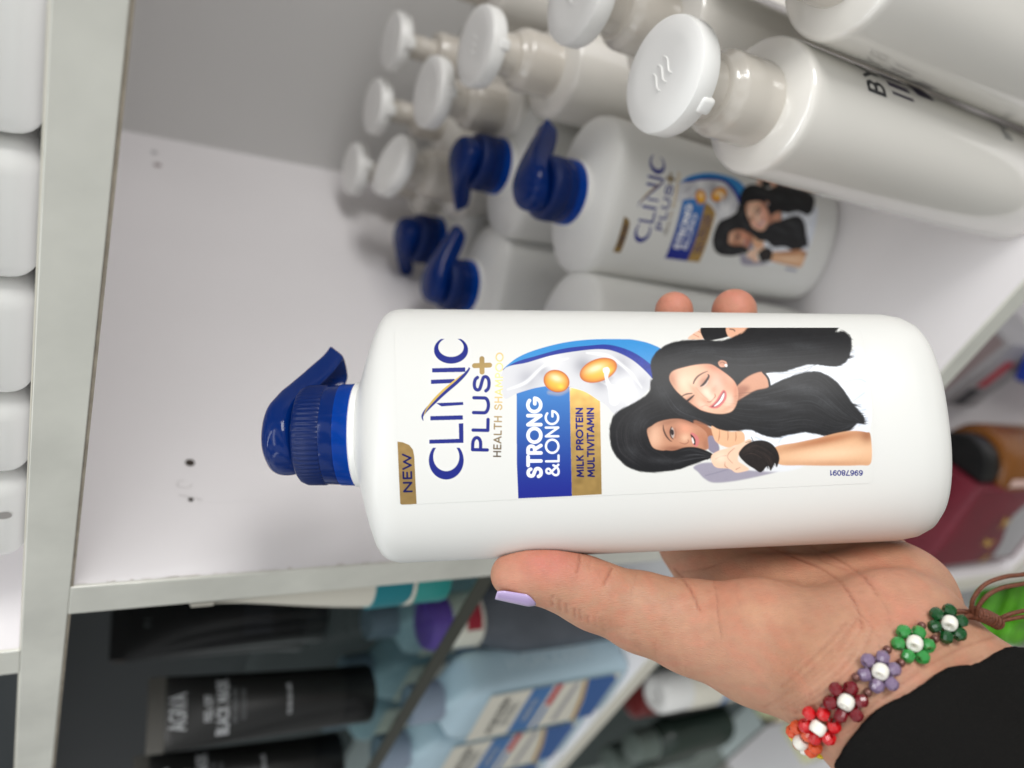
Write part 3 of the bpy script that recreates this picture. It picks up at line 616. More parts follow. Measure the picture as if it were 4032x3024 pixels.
for i in range(26):     # ragged hair ends
    r_ = np.random.RandomState(50 + i); a0 = r_.uniform(0, 1)
    p = np.array((1740 + 90 * a0, 205 + 20 * a0)) if i < 6 else (np.array((1838 - 20 * a0, 240 + 150 * a0)) if i < 16 else np.array((1870 + 60 * a0, 745 + 110 * a0)))
    d = np.array((r_.uniform(14, 34), r_.uniform(-14, 16))); stroke(Z3, [p, p + d * .5 + (0, r_.uniform(-3, 3)), p + d], [3, 2, .5], (30, 30, 33), .8, .6)
for pts in ([(1250, 480), (1400, 482), (1520, 460), (1600, 432)], [(1230, 492), (1380, 498), (1500, 488), (1560, 455)]): stroke(Z3, pts, 1.6, (30, 30, 33), .9)
pass
#text(Z3, '69678091', (1928, 1204), (1690, 1204), 34, 3.3, (28, 38, 130), .14, (0, 1))
ppl = (slice(0, CH_), slice(2390 - X0, 3400 - X0))
reg = img[ppl]; base_ = reg.copy()
reg = np.stack([blur1(reg[..., k], 1.1) for k in range(3)], -1)
rg = np.random.RandomState(9); g1 = blur1(rg.randn(*reg.shape[:2]), 1.2); g1 /= g1.std(); g2 = blur1(rg.randn(*reg.shape[:2]), 5); g2 /= g2.std()
dk_ = (reg.mean(-1) < .12)[..., None] + .12 * ((reg.mean(-1) >= .12) & (reg.mean(-1) < .6))[..., None]
reg = reg * (1 + (.07 * g1 + .05 * g2)[..., None] * dk_)
img[ppl] = np.clip(reg, 0, 1)
text(Z3, '69678091', (1928, 1204), (1690, 1204), 34, 4.4, (22, 32, 124), .14, (0, 1))
# everything outside the label's right edge is cut off; then keep only the label outline
#@@WRAP
TERMS = [(0, 0), (0, 1), (0, 2), (0, 3), (0, 4), (0, 5), (1, 0), (1, 1), (1, 2), (1, 3), (1, 4), (1, 5), (2, 0), (2, 1), (2, 2), (2, 3), (2, 4), (3, 0), (3, 1), (3, 2), (3, 3), (4, 0), (4, 1), (4, 2)]
KW = [0.2083, -33.2627, 1.4421, -0.2162, 1.356, -1.4764, -1.0965, -0.0735, -0.0766, 0.2291, 0.1701, -0.3573, 0.0022, 0.011, -0.0237, -0.0051, -0.0005, -0.0002, 0.0009, 0.0006, -0.0003, -0.0075, -0.0104, 0.0363]
KZ = [106.2705, 1.6624, -0.671, -0.2436, -0.8777, 0.6779, -82.0612, 2.3214, -1.3314, -0.4869, -2.0297, 1.3287, -0.3217, -0.1242, 0.0207, -0.0239, -0.4168, 0.0012, -0.0189, -0.0451, 0.0034, 0.0035, 0.0042, -0.0185]
NB = 2.35
def ab(z):
    t = (z - 14) / (183 - 14); return 40.3 + t * 4.7, 27 + t * 2.5
img = np.clip(img, 0, 1)
cw2, ch2 = CW_ // 2, CH_ // 2
im2 = img[:ch2 * 2, :cw2 * 2].reshape(ch2, 2, cw2, 2, 3).mean((1, 3)); fo2 = foil[:ch2 * 2, :cw2 * 2].reshape(ch2, 2, cw2, 2).mean((1, 3))
gy, gx = np.mgrid[0:ch2, 0:cw2]; lx = X0 + 1 + 2 * gx; ly = Y0 + 1 + 2 * gy
xx = (lx - 2500) / 1000; yy = (ly - 1640) / 400
Wm = sum(k * xx ** i * yy ** j for k, (i, j) in zip(KW, TERMS)); Zm = sum(k * xx ** i * yy ** j for k, (i, j) in zip(KZ, TERMS))
A_, B_ = ab(Zm); off = .09
Pm = (B_ + off) * (1 - np.minimum(.9999, np.abs(Wm / (A_ + off))) ** NB) ** (1 / NB)
co_ = np.stack([Wm, -Pm, Zm], -1) / 1000
# rounded outline of the label
le = 1990 + (lx - 1560) * (1905 - 1990) / (3410 - 1560); rt = 1289.0 + 0 * lx
xl = 1553 + (ly - 1288) * 12 / 700.; xr = 3386 + 56 * np.clip((ly - 1288) / 330., 0, 1) ** .7
r0 = 26
dx = np.minimum(lx - xl, xr - lx); dy = np.minimum(ly - rt, le - ly)
ins = (dx > 0) & (dy > 0) & ~((dx < r0) & (dy < r0) & ((r0 - dx) ** 2 + (r0 - dy) ** 2 > r0 * r0))
fq = ins[:-1, :-1] & ins[1:, :-1] & ins[:-1, 1:] & ins[1:, 1:]
idx = -np.ones((ch2, cw2), int); used = np.zeros((ch2, cw2), bool)
for a_, b_ in ((0, 0), (1, 0), (0, 1), (1, 1)): used[a_:ch2 - 1 + a_, b_:cw2 - 1 + b_] |= fq
idx[used] = np.arange(used.sum())
quads = np.stack([idx[:-1, :-1][fq], idx[1:, :-1][fq], idx[1:, 1:][fq], idx[:-1, 1:][fq]], 1)
lme = bpy.data.meshes.new('label'); lme.vertices.add(int(used.sum())); lme.vertices.foreach_set('co', co_[used].astype(np.float32).ravel())
lme.loops.add(quads.size); lme.loops.foreach_set('vertex_index', quads.ravel().astype(np.int32))
lme.polygons.add(len(quads)); lme.polygons.foreach_set('loop_start', (np.arange(len(quads)) * 4).astype(np.int32))
lme.update(calc_edges=True); lme.validate()
ca = lme.color_attributes.new('print', 'FLOAT_COLOR', 'POINT'); c4 = np.concatenate([im2[used], fo2[used][:, None]], 1).astype(np.float32); ca.data.foreach_set('color', c4.ravel())
lm = bpy.data.materials.new('printed_label'); lm.use_nodes = True; nt = lm.node_tree; b = nt.nodes['Principled BSDF']
at = nt.nodes.new('ShaderNodeAttribute'); at.attribute_name = 'print'
nt.links.new(at.outputs['Color'], b.inputs['Base Color'])
m1 = nt.nodes.new('ShaderNodeMath'); m1.operation = 'MULTIPLY'; m1.inputs[1].default_value = .85; nt.links.new(at.outputs['Alpha'], m1.inputs[0]); nt.links.new(m1.outputs[0], b.inputs['Metallic'])
b.inputs['Roughness'].default_value = .42; b.inputs['Specular IOR Level'].default_value = .3
del img, foil, GX, GY

# ================================================================== SHAMPOO BOTTLE
def make_shampoo(spout_ang, label):
    root = empty('shampoo_bottle', label=label, cat='bottle', group='shampoo bottles with blue pumps')
    secs = [(0, 27, 15, 2.2), (.3, 31, 18.5, 2.3), (1.5, 34.6, 21.6, 2.35), (4, 37.3, 24, NB), (8, 39.2, 26, NB), (14, 40.3, 27, NB)]
    for z in np.linspace(22, 183, 24): secs.append((z, *ab(z), NB))
    secs += [(186, 44.9, 29.45, NB), (188.6, 44.2, 29.0, NB), (190.6, 42.8, 28.2, NB), (192.3, 40.2, 27.0, 2.33), (194, 35.8, 25.4, 2.3), (195.8, 30.2, 23.2, 2.2), (197.3, 24.8, 20.9, 2.1), (198.5, 20.8, 19.1, 2), (199.2, 18.5, 18.5, 2)]
    rings = [[(x / 1000, y / 1000, zz / 1000) for x, y, zz in sup(a, bb, z, n, 120)] for z, a, bb, n in secs]
    link('body', mesh('body', *loft(rings)), M['white_plastic'], root)
    o = link('label', lme, None, root)
    if not lme.materials: lme.materials.append(lm)
    mm = lambda p: [(r / 1000, z / 1000) for r, z in p]
    link('neck_ring', mesh('neck_ring', *lathe(mm([(17.5, 198.6), (18.6, 199), (18.7, 201), (18, 201.6), (16, 202)]))), M['cap_white'], root)
    # smooth translucent collar and ribbed band with real ribs
    link('collar_rim', mesh('collar_rim', *lathe(mm([(16, 201.2), (18.0, 201.3), (18.2, 202), (18.0, 206.6), (16.5, 206.7)]))), M['pump2'], root)
    link('collar', mesh('collar', *lathe(mm([(16.5, 206.5), (17.7, 206.7), (17.8, 207.4), (17.6, 211.4), (16.5, 211.6)]))), M['pump'], root)
    n = 240; prof = [(16.5, 211.2), (17.4, 211.5), (17.6, 212.2), (17.5, 218.2), (16.9, 220.2), (15.4, 221.3), (13, 221.6)]
    rings = []
    for r, z in prof:
        am = .3 if 211.8 < z < 219.5 else 0
        rings.append([((r + am * math.cos(60 * 2 * PI * j / n)) * math.cos(2 * PI * j / n) / 1000, (r + am * math.cos(60 * 2 * PI * j / n)) * math.sin(2 * PI * j / n) / 1000, z / 1000) for j in range(n)])
    link('ribbed_collar', mesh('ribbed_collar', *loft(rings)), M['pump3'], root)
    # head: round actuator with a long drooping spout, lofted along the spout direction
    st = [  # u, top z, bottom z, half width
        (-14.2, 226, 223, 1.0), (-13.8, 229, 220.8, 4.5), (-12.5, 231.2, 220.2, 7.2), (-10, 232.8, 220, 10.2), (-6, 233.7, 220, 12.8), (0, 234.0, 220, 14), (5, 233.6, 220, 13.6),
        (9, 232.4, 218.5, 12.2), (13, 230.6, 216.8, 11), (16, 228.6, 214.6, 10), (20, 226, 211.8, 9), (24, 223, 209.2, 8.2), (28, 220.2, 207.2, 7.5), (31, 217.8, 206.1, 7.0), (34, 215.3, 205.3, 6.6), (36.5, 213.4, 207.9, 6.2), (38.5, 212, 209.9, 5.9), (39.5, 211.3, 210.8, 5.4)]
    rings = []
    for u, zt, zb, hw in st:
        zt += max(0, u - 13) * .17; zb += max(0, u - 17) * .2
        c = (zt + zb) / 2; h = (zt - zb) / 2; k = 2.6 if u < 12 else 3.4
        sh = (0 if u < 30 else (u - 30) * .05)
        ring = []
        for j in range(48):
            t = 2 * PI * j / 48; cc, s = math.cos(t), math.sin(t)
            yy_ = hw * math.copysign(abs(cc) ** (2 / k), cc); zz_ = h * math.copysign(abs(s) ** (2 / k), s)
            if zz_ < 0 and 14 < u < 33.5: zz_ += min(1, (u - 14) / 6) * min(1, max(0, (33.5 - u) / 4)) * max(0, 1 - (yy_ / (hw * .82)) ** 4) * h * 1.25
            ring.append((u / 1000, yy_ / 1000, (c + zz_) / 1000))
        rings.append(ring)
    hd = link('pump_head', mesh('pump_head', *loft(rings)), M['pump'], root)
    sb = hd.modifiers.new('smooth', 'SUBSURF'); sb.levels = 2; sb.render_levels = 2
    hd.rotation_euler = (0, 0, spout_ang)
    return root

def camframe(pos, RM=None):
    """4x4 for things held in the photographer's hand: columns in (right, down, forward) metres"""
    A = CX @ (RM if RM is not None else np.eye(3)); t = CX @ np.array(pos)
    return Matrix([[*A[i], t[i]] for i in range(3)] + [[0, 0, 0, 1]])
RHO = math.radians(.9); PHI = math.radians(12)
bup = np.array([-math.cos(RHO), math.sin(RHO), 0]); br0 = np.array([-math.sin(RHO), -math.cos(RHO), 0]); bb0 = np.array([0, 0, 1.])
bright = br0 * math.cos(PHI) + bb0 * math.sin(PHI); bback = bb0 * math.cos(PHI) - br0 * math.sin(PHI)
BO = np.array([(3622 - 2016) / 3080 * .28, (1676 - 1512) / 3080 * .28, .28])
BR = np.stack([bright, bback, bup], 1)
held = make_shampoo(math.radians(30), 'large white shampoo bottle with blue pump held upright in the hand, sharp in front')
held.matrix_world = camframe(BO * 1.06, BR) @ Matrix.Scale(1.06, 4)

def shelf_bottle(x, y, yaw, sp, label):
    r = copy_tree(held); r.matrix_world = Matrix.Translation((x, y, FL + .0002)) @ Matrix.Rotation(math.radians(yaw), 4, 'Z') @ Matrix.Scale(1.06, 4)
    r['label'] = label
    for c in r.children:
        if c.name.startswith('pump_head'): c.rotation_euler = (0, 0, math.radians(sp - yaw))
    return r
shelf_bottle(-.1625, .366, 25, 55, 'shampoo bottle on the shelf with its label fully visible, beside white pump bottles')
shelf_bottle(-.194, .455, 202, 165, 'shampoo bottle directly behind the labelled shelf one, blue spout turned left')
shelf_bottle(-.285, .500, 202, 165, 'rearmost shampoo bottle on the shelf, blue spout turned to the side wall')
shelf_bottle(-.278, .430, 202, 34, 'shampoo bottle on the shelf whose pump peeps out above the held bottle')
shelf_bottle(-.240, .318, 200, 215, 'shampoo bottle on the shelf almost hidden behind the held bottle')

#@@WHITE
# ================================================================== WHITE PUMP BOTTLES
def make_white(label):
    root = empty('pump_bottle', label=label, cat='bottle', group='round white pump bottles on the shelf')
    mm = lambda p: [(r / 1000, z / 1000) for r, z in p]
    link('body', mesh('body', *lathe(mm([(24, 0), (27.5, .4), (29.4, 2), (30, 5), (30, 60), (30, 120), (30, 180), (30, 206), (29.8, 208.6), (29.1, 210), (28, 210.7), (24, 212), (19, 213.6), (17, 214)]), 96)), M['pearl'], root)
    link('collar', mesh('collar', *lathe(mm([(17.2, 213.4), (18.4, 213.8), (18.6, 215), (18.5, 226), (18.4, 234), (17.6, 236.6), (15.6, 238), (14.8, 240.6), (13.2, 241.6)]), 72)), M['collar'], root)
    link('stem', mesh('stem', *lathe(mm([(12.6, 241), (12.8, 242), (12.4, 250), (12.4, 257)]), 48)), M['collar'], root)
    pr = mm([(12, 255.5), (20, 256), (22.6, 256.6), (23.4, 258), (23.6, 264), (23.1, 265.8), (21.5, 266.6), (15, 266.9), (6, 266.5), (.3, 266.3)])
    link('pump_disc', mesh('pump_disc', *lathe(pr, 72)), M['cap_white'], root)
    bm = bmesh.new(); add_box(bm, .014, .0244, -.0034, .0034, .2545, .2615, .0016, 3, Matrix.Rotation(math.radians(-82), 4, 'Z'))
    link_ = bm_obj('spout', bm, M['cap_white'], root)
    # raised wave marks on top of the disc
    pts = []
    for k in range(3):
        for t in np.linspace(-1, 1, 9): pass
    parts = [tube([(-.004 + .0042 * k + .0012 * math.sin(t * 3), .0055 * t, .26645) for t in np.linspace(-1, 1, 10)], [.0001] + [.00045] * 8 + [.0001], 8) for k in range(3)]
    link('embossed_mark', mesh('embossed_mark', *merge(parts)), M['cap_white'], root)
    return root
def wrap_strip(r, a0, a1, z0, z1, slant=0, n=8):
    V = []
    for i in range(n + 1):
        a = math.radians(a0 + (a1 - a0) * i / n); s = slant * i / n
        V += [(r * math.cos(a), r * math.sin(a), z0 + s), (r * math.cos(a), r * math.sin(a), z1 + s)]
    return V, [(2 * i, 2 * i + 2, 2 * i + 3, 2 * i + 1) for i in range(n)]
def glyph_wrap(s, r, a0, z, h, wd, gap=.2, vertical=False):
    """stroke lettering bent round a cylinder of radius r, ribbons of width wd"""
    parts = []; x = 0; k = 0
    for c in s:
        for pl in FONT[c][1]:
            for i in range(len(pl) - 1):
                (xa, ya), (xb, yb) = pl[i], pl[i + 1]; L = math.hypot(xb - xa, yb - ya) + 1e-9; nx, ny = -(yb - ya) / L * wd / 2, (xb - xa) / L * wd / 2
                ex, ey = (xb - xa) / L * wd / 2, (yb - ya) / L * wd / 2; k += 1; rr = r + .00002 * (k % 7)
                q = []
                for sx, sy in ((xa * h - ex + nx, ya * h - ey + ny), (xa * h - ex - nx, ya * h - ey - ny), (xb * h + ex - nx, yb * h + ey - ny), (xb * h + ex + nx, yb * h + ey + ny)):
                    an = a0 + (x * h + sx) / r; q.append((rr * math.cos(an), rr * math.sin(an), z + sy))
                parts.append((q, [(0, 1, 2, 3)]))
        x += FONT[c][0] + gap
    return merge(parts)
wproto = make_white('front white pump bottle with the largest disc, overlapping the labelled shelf bottle')
pr_ = [wrap_strip(.03012, -20, 75, .140, .156, .006), wrap_strip(.03012, -8, 75, .120, .134, .006)]
link('print_band', mesh('print_band', *merge(pr_)), M['violet_ink'], wproto, False)
link('lettering', mesh('lettering', *glyph_wrap('BY', .03012, math.radians(-26), .163, .011, .0018)), M['ink'], wproto, False)
link('lettering', mesh('lettering', *glyph_wrap('IPLLE', .03012, math.radians(-20), .055, .007, .001)), M['grey_ink'], wproto, False)
wproto.matrix_world = Matrix.Translation((-.0615, .2695, FL)) @ Matrix.Rotation(math.radians(-10), 4, 'Z')
def white(x, y, rz, label, tilt=None, turn=0):
    r = copy_tree(wproto); r['label'] = label
    r.matrix_world = Matrix.Translation((x, y, FL)) @ Matrix.Rotation(math.radians(rz), 4, 'Z')
    if tilt:
        for c in r.children:
            if c.name.split('.')[0] in ('pump_disc', 'spout', 'embossed_mark'):
                Mt = Matrix.Translation((0, 0, .258)) @ Matrix.Rotation(math.radians(tilt), 4, 'Y') @ Matrix.Translation((0, 0, -.258)); c.matrix_local = Mt
    return r
for x, y, rz, lb, tl in (
    (.0000, .2690, 8, 'large white pump bottle whose disc is cut off by the border, beside the front one', None),
    (.0620, .2700, -30, 'white pump bottle in the far corner, only a sliver of side and print showing', None),
    (-.0600, .3600, 20, 'white pump bottle standing just behind the front one, disc touching the picture border', None),
    (.0100, .3500, 20, 'white pump bottle behind the shelf edge pair, hidden by them', None),
    (-.1190, .4440, 20, 'white pump bottle with a large disc between the small rear discs and the border', None),
    (-.1680, .4890, 20, 'white pump bottle in the middle of the group, before the back row', None),
    (-.2370, .5130, -160, 'white pump bottle with its disc tipped over sideways, nearest the side wall', -16),
    (-.0560, .4700, 20, 'white pump bottle deep in the shelf behind the front pair', None)):
    white(x, y, rz, lb, tl)
# back row: taller thin necked pumps
def make_rear(label):
    root = empty('pump_bottle', label=label, cat='bottle', group='thin necked white pump bottles in the back row')
    mm = lambda p: [(r / 1000, z / 1000) for r, z in p]
    link('body', mesh('body', *lathe(mm([(24, 0), (28.5, 1), (29.5, 4), (29.5, 200), (28.8, 203), (26, 206), (15, 209), (14, 209.5)]), 72)), M['pearl'], root)
    link('collar', mesh('collar', *lathe(mm([(14, 209), (16, 209.6), (16, 228), (14.6, 230.5), (9, 232)]), 48)), M['collar'], root)
    link('stem', mesh('stem', *lathe(mm([(8.6, 231), (8.6, 240), (9.4, 241), (8.8, 243), (8.8, 257)]), 32)), M['collar'], root)
    link('pump_disc', mesh('pump_disc', *lathe(mm([(9, 255), (19, 255.6), (21, 257), (21.4, 259), (21.2, 264), (20, 266), (12, 266.9), (.3, 266.8)]), 64)), M['cap_white'], root)
    bm = bmesh.new(); add_box(bm, .014, .0238, -.004, .004, .2545, .2615, .0014, 3); bm_obj('spout', bm, M['cap_white'], root)
    return root
rr_ = make_rear('thin necked white pump bottle of the back row, its small disc nearest the border')
rr_.matrix_world = Matrix.Translation((-.1700, .583, FL)) @ Matrix.Rotation(-1.2, 4, 'Z')
for x, y, rz, lb in ((-.2210, .581, -70, 'thin necked white pump bottle in the middle of the back row'), (-.2800, .5890, -50, 'thin necked white pump bottle in the back corner against the side wall'), (-.112, .583, -60, 'thin necked white pump bottle in the back row, cut by the picture border')):
    c = copy_tree(rr_); c['label'] = lb; c.matrix_world = Matrix.Translation((x, y, FL)) @ Matrix.Rotation(math.radians(rz), 4, 'Z')

# ================================================================== BOTTLES ON THE UPPER SHELF
jx = [(-.0765, .051), (-.1283, .0494), (-.1782, .0500), (-.2290, .0405), (-.2705, .051)]
names = ['nearest the picture border', 'second from the picture border', 'in the middle of the row', 'fourth, narrow gap beside it', 'last of the row, with a dark smudge']
for i, ((x1, wdt), nm) in enumerate(zip(jx, names)):
    r = empty('white_jar', (x1 - wdt / 2, .262, .0025), label='white bottle base on the upper shelf, ' + nm, cat='bottle', group='white bottles on the upper shelf')
    bm = bmesh.new(); add_box(bm, -wdt / 2 + .0006, wdt / 2 - .0006, -.022, .022, 0, .16, .0085, 5); bm_obj('body', bm, M['white_plastic'], r)
    link('cap', mesh('cap', *lathe([(.013, .1595), (.0145, .161), (.0145, .185), (.012, .187)], 32)), M['cap_white'], r)
    if i == 4: link('smudge', mesh('smudge', [(wdt * .12 + .0022 * math.cos(t), -.02206, .0085 + .003 * math.sin(t)) for t in np.linspace(0, 2 * PI, 14, endpoint=False)], [tuple(range(14))]), sm, r, False)

#@@LEFT
# ================================================================== LEFT BAY
def flat_text(s, h, wd, gap=.2, off=.0, sx=1.0):
    """stroke lettering as thin ribbons in the XZ plane facing -Y"""
    parts = []; x = 0; k = 0
    for c in s:
        for pl in FONT[c][1]:
            for i in range(len(pl) - 1):
                (xa, ya), (xb, yb) = pl[i], pl[i + 1]; L = math.hypot(xb - xa, yb - ya) + 1e-9; nx, ny = -(yb - ya) / L * wd / 2, (xb - xa) / L * wd / 2
                k += 1; yo = -off - .00002 * (k % 7); ex, ez = (xb - xa) / L * wd / 2, (yb - ya) / L * wd / 2
                q = [((x + xa) * h - ex + nx, yo, ya * h - ez + ny), ((x + xa) * h - ex - nx, yo, ya * h - ez - ny), ((x + xb) * h + ex - nx, yo, yb * h + ez - ny), ((x + xb) * h + ex + nx, yo, yb * h + ez + ny)]
                parts.append((q, [(0, 1, 2, 3)]))
        x += FONT[c][0] + gap
    V, F = merge(parts); w_ = x - gap
    return [((v[0] - w_ * h / 2) * sx, v[1], v[2]) for v in V], F
def tube_shape(r, wtop, H, zc, m=64):
    """standing squeeze tube: round at the cap, flat at the crimp"""
    rings = []
    for z in np.linspace(zc, H - .010, 22):
        t = (z - zc) / (H - .010 - zc); a = r + (wtop / 2 - r) * t ** 1.3; b_ = r * (1 - t ** 1.7) + .0007
        rings.append(sup(a, b_, z, 2.0, m))
    rings.append(sup(wtop / 2, .0008, H - .0095, 2.0, m)); 
    return loft(rings)
def tube_y(r, wtop, H, zc, x, z):
    t = min(1, max(0, (z - zc) / (H - .010 - zc))); a = r + (wtop / 2 - r) * t ** 1.3; b_ = r * (1 - t ** 1.7) + .0007
    return -b_ * math.sqrt(max(0, 1 - (x / a) ** 2))
def on_tube(V, r, wtop, H, zc, z0, off=.00025):
    return [(v[0], tube_y(r, wtop, H, zc, v[0], v[2] + z0) - off + (v[1]), v[2] + z0) for v in V]
def make_tube(x, y, rz, r, wtop, H, body, cap, crimp, label, grp=None, lean=0, prints=None):
    t = empty('squeeze_tube', label=label, cat='tube', group=grp)
    t.matrix_world = Matrix.Translation((x, y, -.2222)) @ Matrix.Rotation(math.radians(rz), 4, 'Z') @ Matrix.Rotation(math.radians(lean), 4, 'Y')
    zc = .024
    link('tube_body', mesh('tube_body', *tube_shape(r, wtop, H, zc)), body, t)
    link('cap', mesh('cap', *lathe([(r * .9, 0), (r * 1.0, .001), (r * 1.02, .003), (r * 1.0, .0235), (r * .9, .0242)], 48)), cap, t)
    box('crimp', -wtop / 2, wtop / 2, -.0009, .0009, H - .011, H, crimp, t, .0003)
    for (s, h, wd, z0, m_) in (prints or []):
        V, F = flat_text(s, h, wd, sx=.66 if wtop < .05 else 1); link('lettering', mesh('lettering', on_tube(V, r, wtop, H, zc, z0), F), m_, t, False)
    return t
face = lambda x, y: math.degrees(math.atan2(-y, -x)) + 90
bmask = [('VGIVA', .0105, .0022, .117, M['silver_ink']), ('PEEL-OFF', .0044, .0009, .1135, M['silver_ink']), ('BLACK MASK', .0066, .0014, .1035, M['silver_ink']),
         ('EVERY MORNING FAMILY', .0022, .0005, .098, M['grey_ink']), ('GOLD BLACK SOAP', .0024, .0005, .0925, M['grey_ink']), ('FOR MEN AND LADIES', .0022, .0005, .0625, M['silver_ink'])]
FONT['V2'] = FONT['V']
bm1 = [('AGIVA', .0088, .0019, .130, M['silver_ink'])] + bmask[1:]
mt = make_tube(-.545, .267, face(-.545, .267) + 6, .0205, .048, .153, M['tube_black'], M['black'], M['tube_grey'], 'black mask squeeze tube with bright silver lettering standing on the glass shelf', 'black squeeze tubes', 3, bm1)
make_tube(-.602, .376, face(-.60, .37) + 10, .024, .052, .168, M['black'], M['black'], M['black'], 'dark tube behind the lettered one, with only a faint grey rectangle printed', 'black squeeze tubes', 2,
          [('IIIIII', .02, .003, .05, M['ink']), ('F I', .004, .0008, .14, M['grey_ink'])])
make_tube(-.640, .262, face(-.64, .26) + 4, .0205, .048, .153, M['tube_black'], M['black'], M['tube_grey'], 'black squeeze tube cut by the lower picture border beside the lettered one', 'black squeeze tubes', 2, bm1)
make_tube(-.660, .40, face(-.70, .42), .022, .058, .160, M['tube_black'], M['black'], M['brown'], 'black squeeze tube in the dark behind the other tubes', 'black squeeze tubes', 6)
tt_ = make_tube(-.3820, .2600, face(-.37, .26) + 72, .0185, .046, .152, M['cream'], M['teal2'], M['cream'], 'white and teal squeeze tube next to the upright board',
          None, 0, [('SE', .010, .0012, .128, M['teal2']), ('IBII', .011, .0026, .098, M['teal']), ('OF THE', .005, .0009, .083, M['teal']), ('FORMULA', .0042, .0007, .072, M['teal2'])])
V, F = lathe([(.0187, .0265), (.0190, .030), (.0192, .050), (.0192, .0505)], 48); link('teal_band', mesh('teal_band', V, F), M['teal'], tt_)

# purple capped bottle
pb = empty('purple_cap_bottle', (-.497, .291, -.436), math.radians(face(-.5, .29)), label='smoky grey bottle with purple cap and red collar label behind the pale blue bottles', cat='bottle')
link('body', mesh('body', *loft([sup(a, b_, z, 2.2, 64) for a, b_, z in ((.028, .018, 0), (.032, .021, .003), (.033, .022, .05), (.032, .021, .10), (.026, .019, .12), (.020, .018, .134))])), M['smoke'], pb)
link('collar', mesh('collar', *lathe([(.0195, .133), (.0215, .135), (.021, .150), (.0195, .160), (.019, .1605)], 48)), M['cream'], pb)
V, F = wrap_strip(.0217, -115, -55, .137, .150); link('red_label', mesh('red_label', V, F), M['crimson'], pb, False)
link('cap', mesh('cap', *lathe([(.019, .160), (.0205, .1615), (.0205, .172), (.0185, .177), (.010, .1785), (.0003, .1785)], 48)), M['purple'], pb)
V = [(.006 + .009 * math.cos(t), -.0225, .055 + .012 * math.sin(t)) for t in np.linspace(0, 2 * PI, 24, endpoint=False)]
link('blue_sticker', mesh('blue_sticker', V, [tuple(range(24))]), M['navy_ink'], pb, False)
V, F = flat_text('NIVEL', .0035, .0007); link('lettering', mesh('lettering', [(v[0] * .9 + .006, -.0227 + v[1], v[2] + .053) for v in V], F), M['silver_ink'], pb, False)
V, F = flat_text('FRESH LILAC', .005, .0012); link('lettering', mesh('lettering', [(v[0] * .7 - .002, -.0226 + v[1], v[2] + .022) for v in V], F), mat('lilac_ink', (178, 158, 206), .5), pb, False)

# pale blue bottles with printed fronts
def make_hydro(label):
    r = empty('pale_blue_bottle', label=label, cat='bottle', group='pale blue bottles under the glass shelf')
    secs = [(0, .031, .018), (.0008, .033, .020), (.003, .0345, .0215), (.02, .0348, .022), (.13, .0348, .022), (.142, .034, .0215), (.150, .030, .020), (.156, .022, .0165), (.160, .0145, .0140), (.163, .0135, .0130)]
    link('body', mesh('body', *loft([sup(a, b_, z, 5, 96) for z, a, b_ in secs])), M['lightblue'], r)
    link('cap', mesh('cap', *lathe([(.0140, .162), (.0152, .163), (.0148, .186), (.0138, .188), (.006, .1885), (.0003, .1885)], 48)), M['capblue'], r)
    fy = -.0221
    def pl(name, P, m_, o=0): return link(name, mesh(name, [(p[0], fy - .0001 - o, p[1]) for p in P], [tuple(range(len(P)))]), m_, r, False)
    pl('front_label', [(-.031, .012), (.031, .012), (.031, .136), (-.031, .136)], M['cream'])
    pl('blue_band', [(-.031, .078), (.031, .078), (.031, .098), (-.031, .098)], M['blue_ink'], .0001)
    pl('red_pill', [(.002, .069), (.031, .069), (.031, .0755), (.004, .0755), (.001, .072)], M['red_ink'], .0001)
    pl('blue_line', [(-.031, .070), (0, .070), (0, .074), (-.031, .074)], M['blue_ink'], .00012)
    pl('grey_line', [(-.026, .052), (.028, .052), (.028, .057), (-.026, .057)], M['greycard'], .0001)
    pl('gold_stripe', [(-.031, .030), (.0, .036), (.031, .046), (.031, .049), (.0, .040), (-.031, .034)], M['gold_ink'], .0002)
    P = [(-.031, .012), (.022, .012), (.029, .016), (.031, .022), (.031, .045), (.0, .035), (-.031, .029)]; pl('blue_panel', P, M['blue_dark'], .0001)
    V, F = flat_text('HYDRODERM', .0062, .0011); link('lettering', mesh('lettering', [(v[0], v[1] + fy - .0002, v[2] + .115) for v in V], F), M['ink'], r, False)
    for k, z in enumerate((.109, .104)):
        V, F = flat_text('BABY SHAMPOO', .003, .0005); link('lettering', mesh('lettering', [(v[0], v[1] + fy - .0002, v[2] + z) for v in V], F), M['grey_ink'], r, False)
    V, F = flat_text('SENSITIVE', .005, .0008); link('lettering', mesh('lettering', [(v[0], v[1] + fy - .0003, v[2] + .086) for v in V], F), M['silver_ink'], r, False)
    # raised word running down the side wall
    V, F = flat_text('HYDRODERM', .011, .0016, .12)
    link('embossed_word', mesh('embossed_word', [(.0351 - v[1] * 2, v[2] - .0055, .074 - v[0] * .98) for v in V], F), M['emboss'], r, False)
    return r
h1 = make_hydro('pale blue bottle with a raised word down its side, nearest the upright board')
h1.matrix_world = Matrix.Translation((-.541, .2505, -.436)) @ Matrix.Rotation(math.radians(4), 4, 'Z')
for x, y, rz, lb in ((-.624, .2525, 3, 'pale blue bottle whose printed front label shows, second from the upright board'), (-.705, .254, 2, 'pale blue bottle at the lower picture border with a printed label'), (-.575, .345, 0, 'pale blue bottle in the second row under the glass'),
                     (-.655, .345, 0, 'pale blue bottle farther left in the second row under the glass'), (-.735, .345, 2, 'pale blue bottle at the end of the second row under the glass')):
    c = copy_tree(h1); c['label'] = lb; c.matrix_world = Matrix.Translation((x, y, -.436)) @ Matrix.Rotation(math.radians(rz), 4, 'Z')

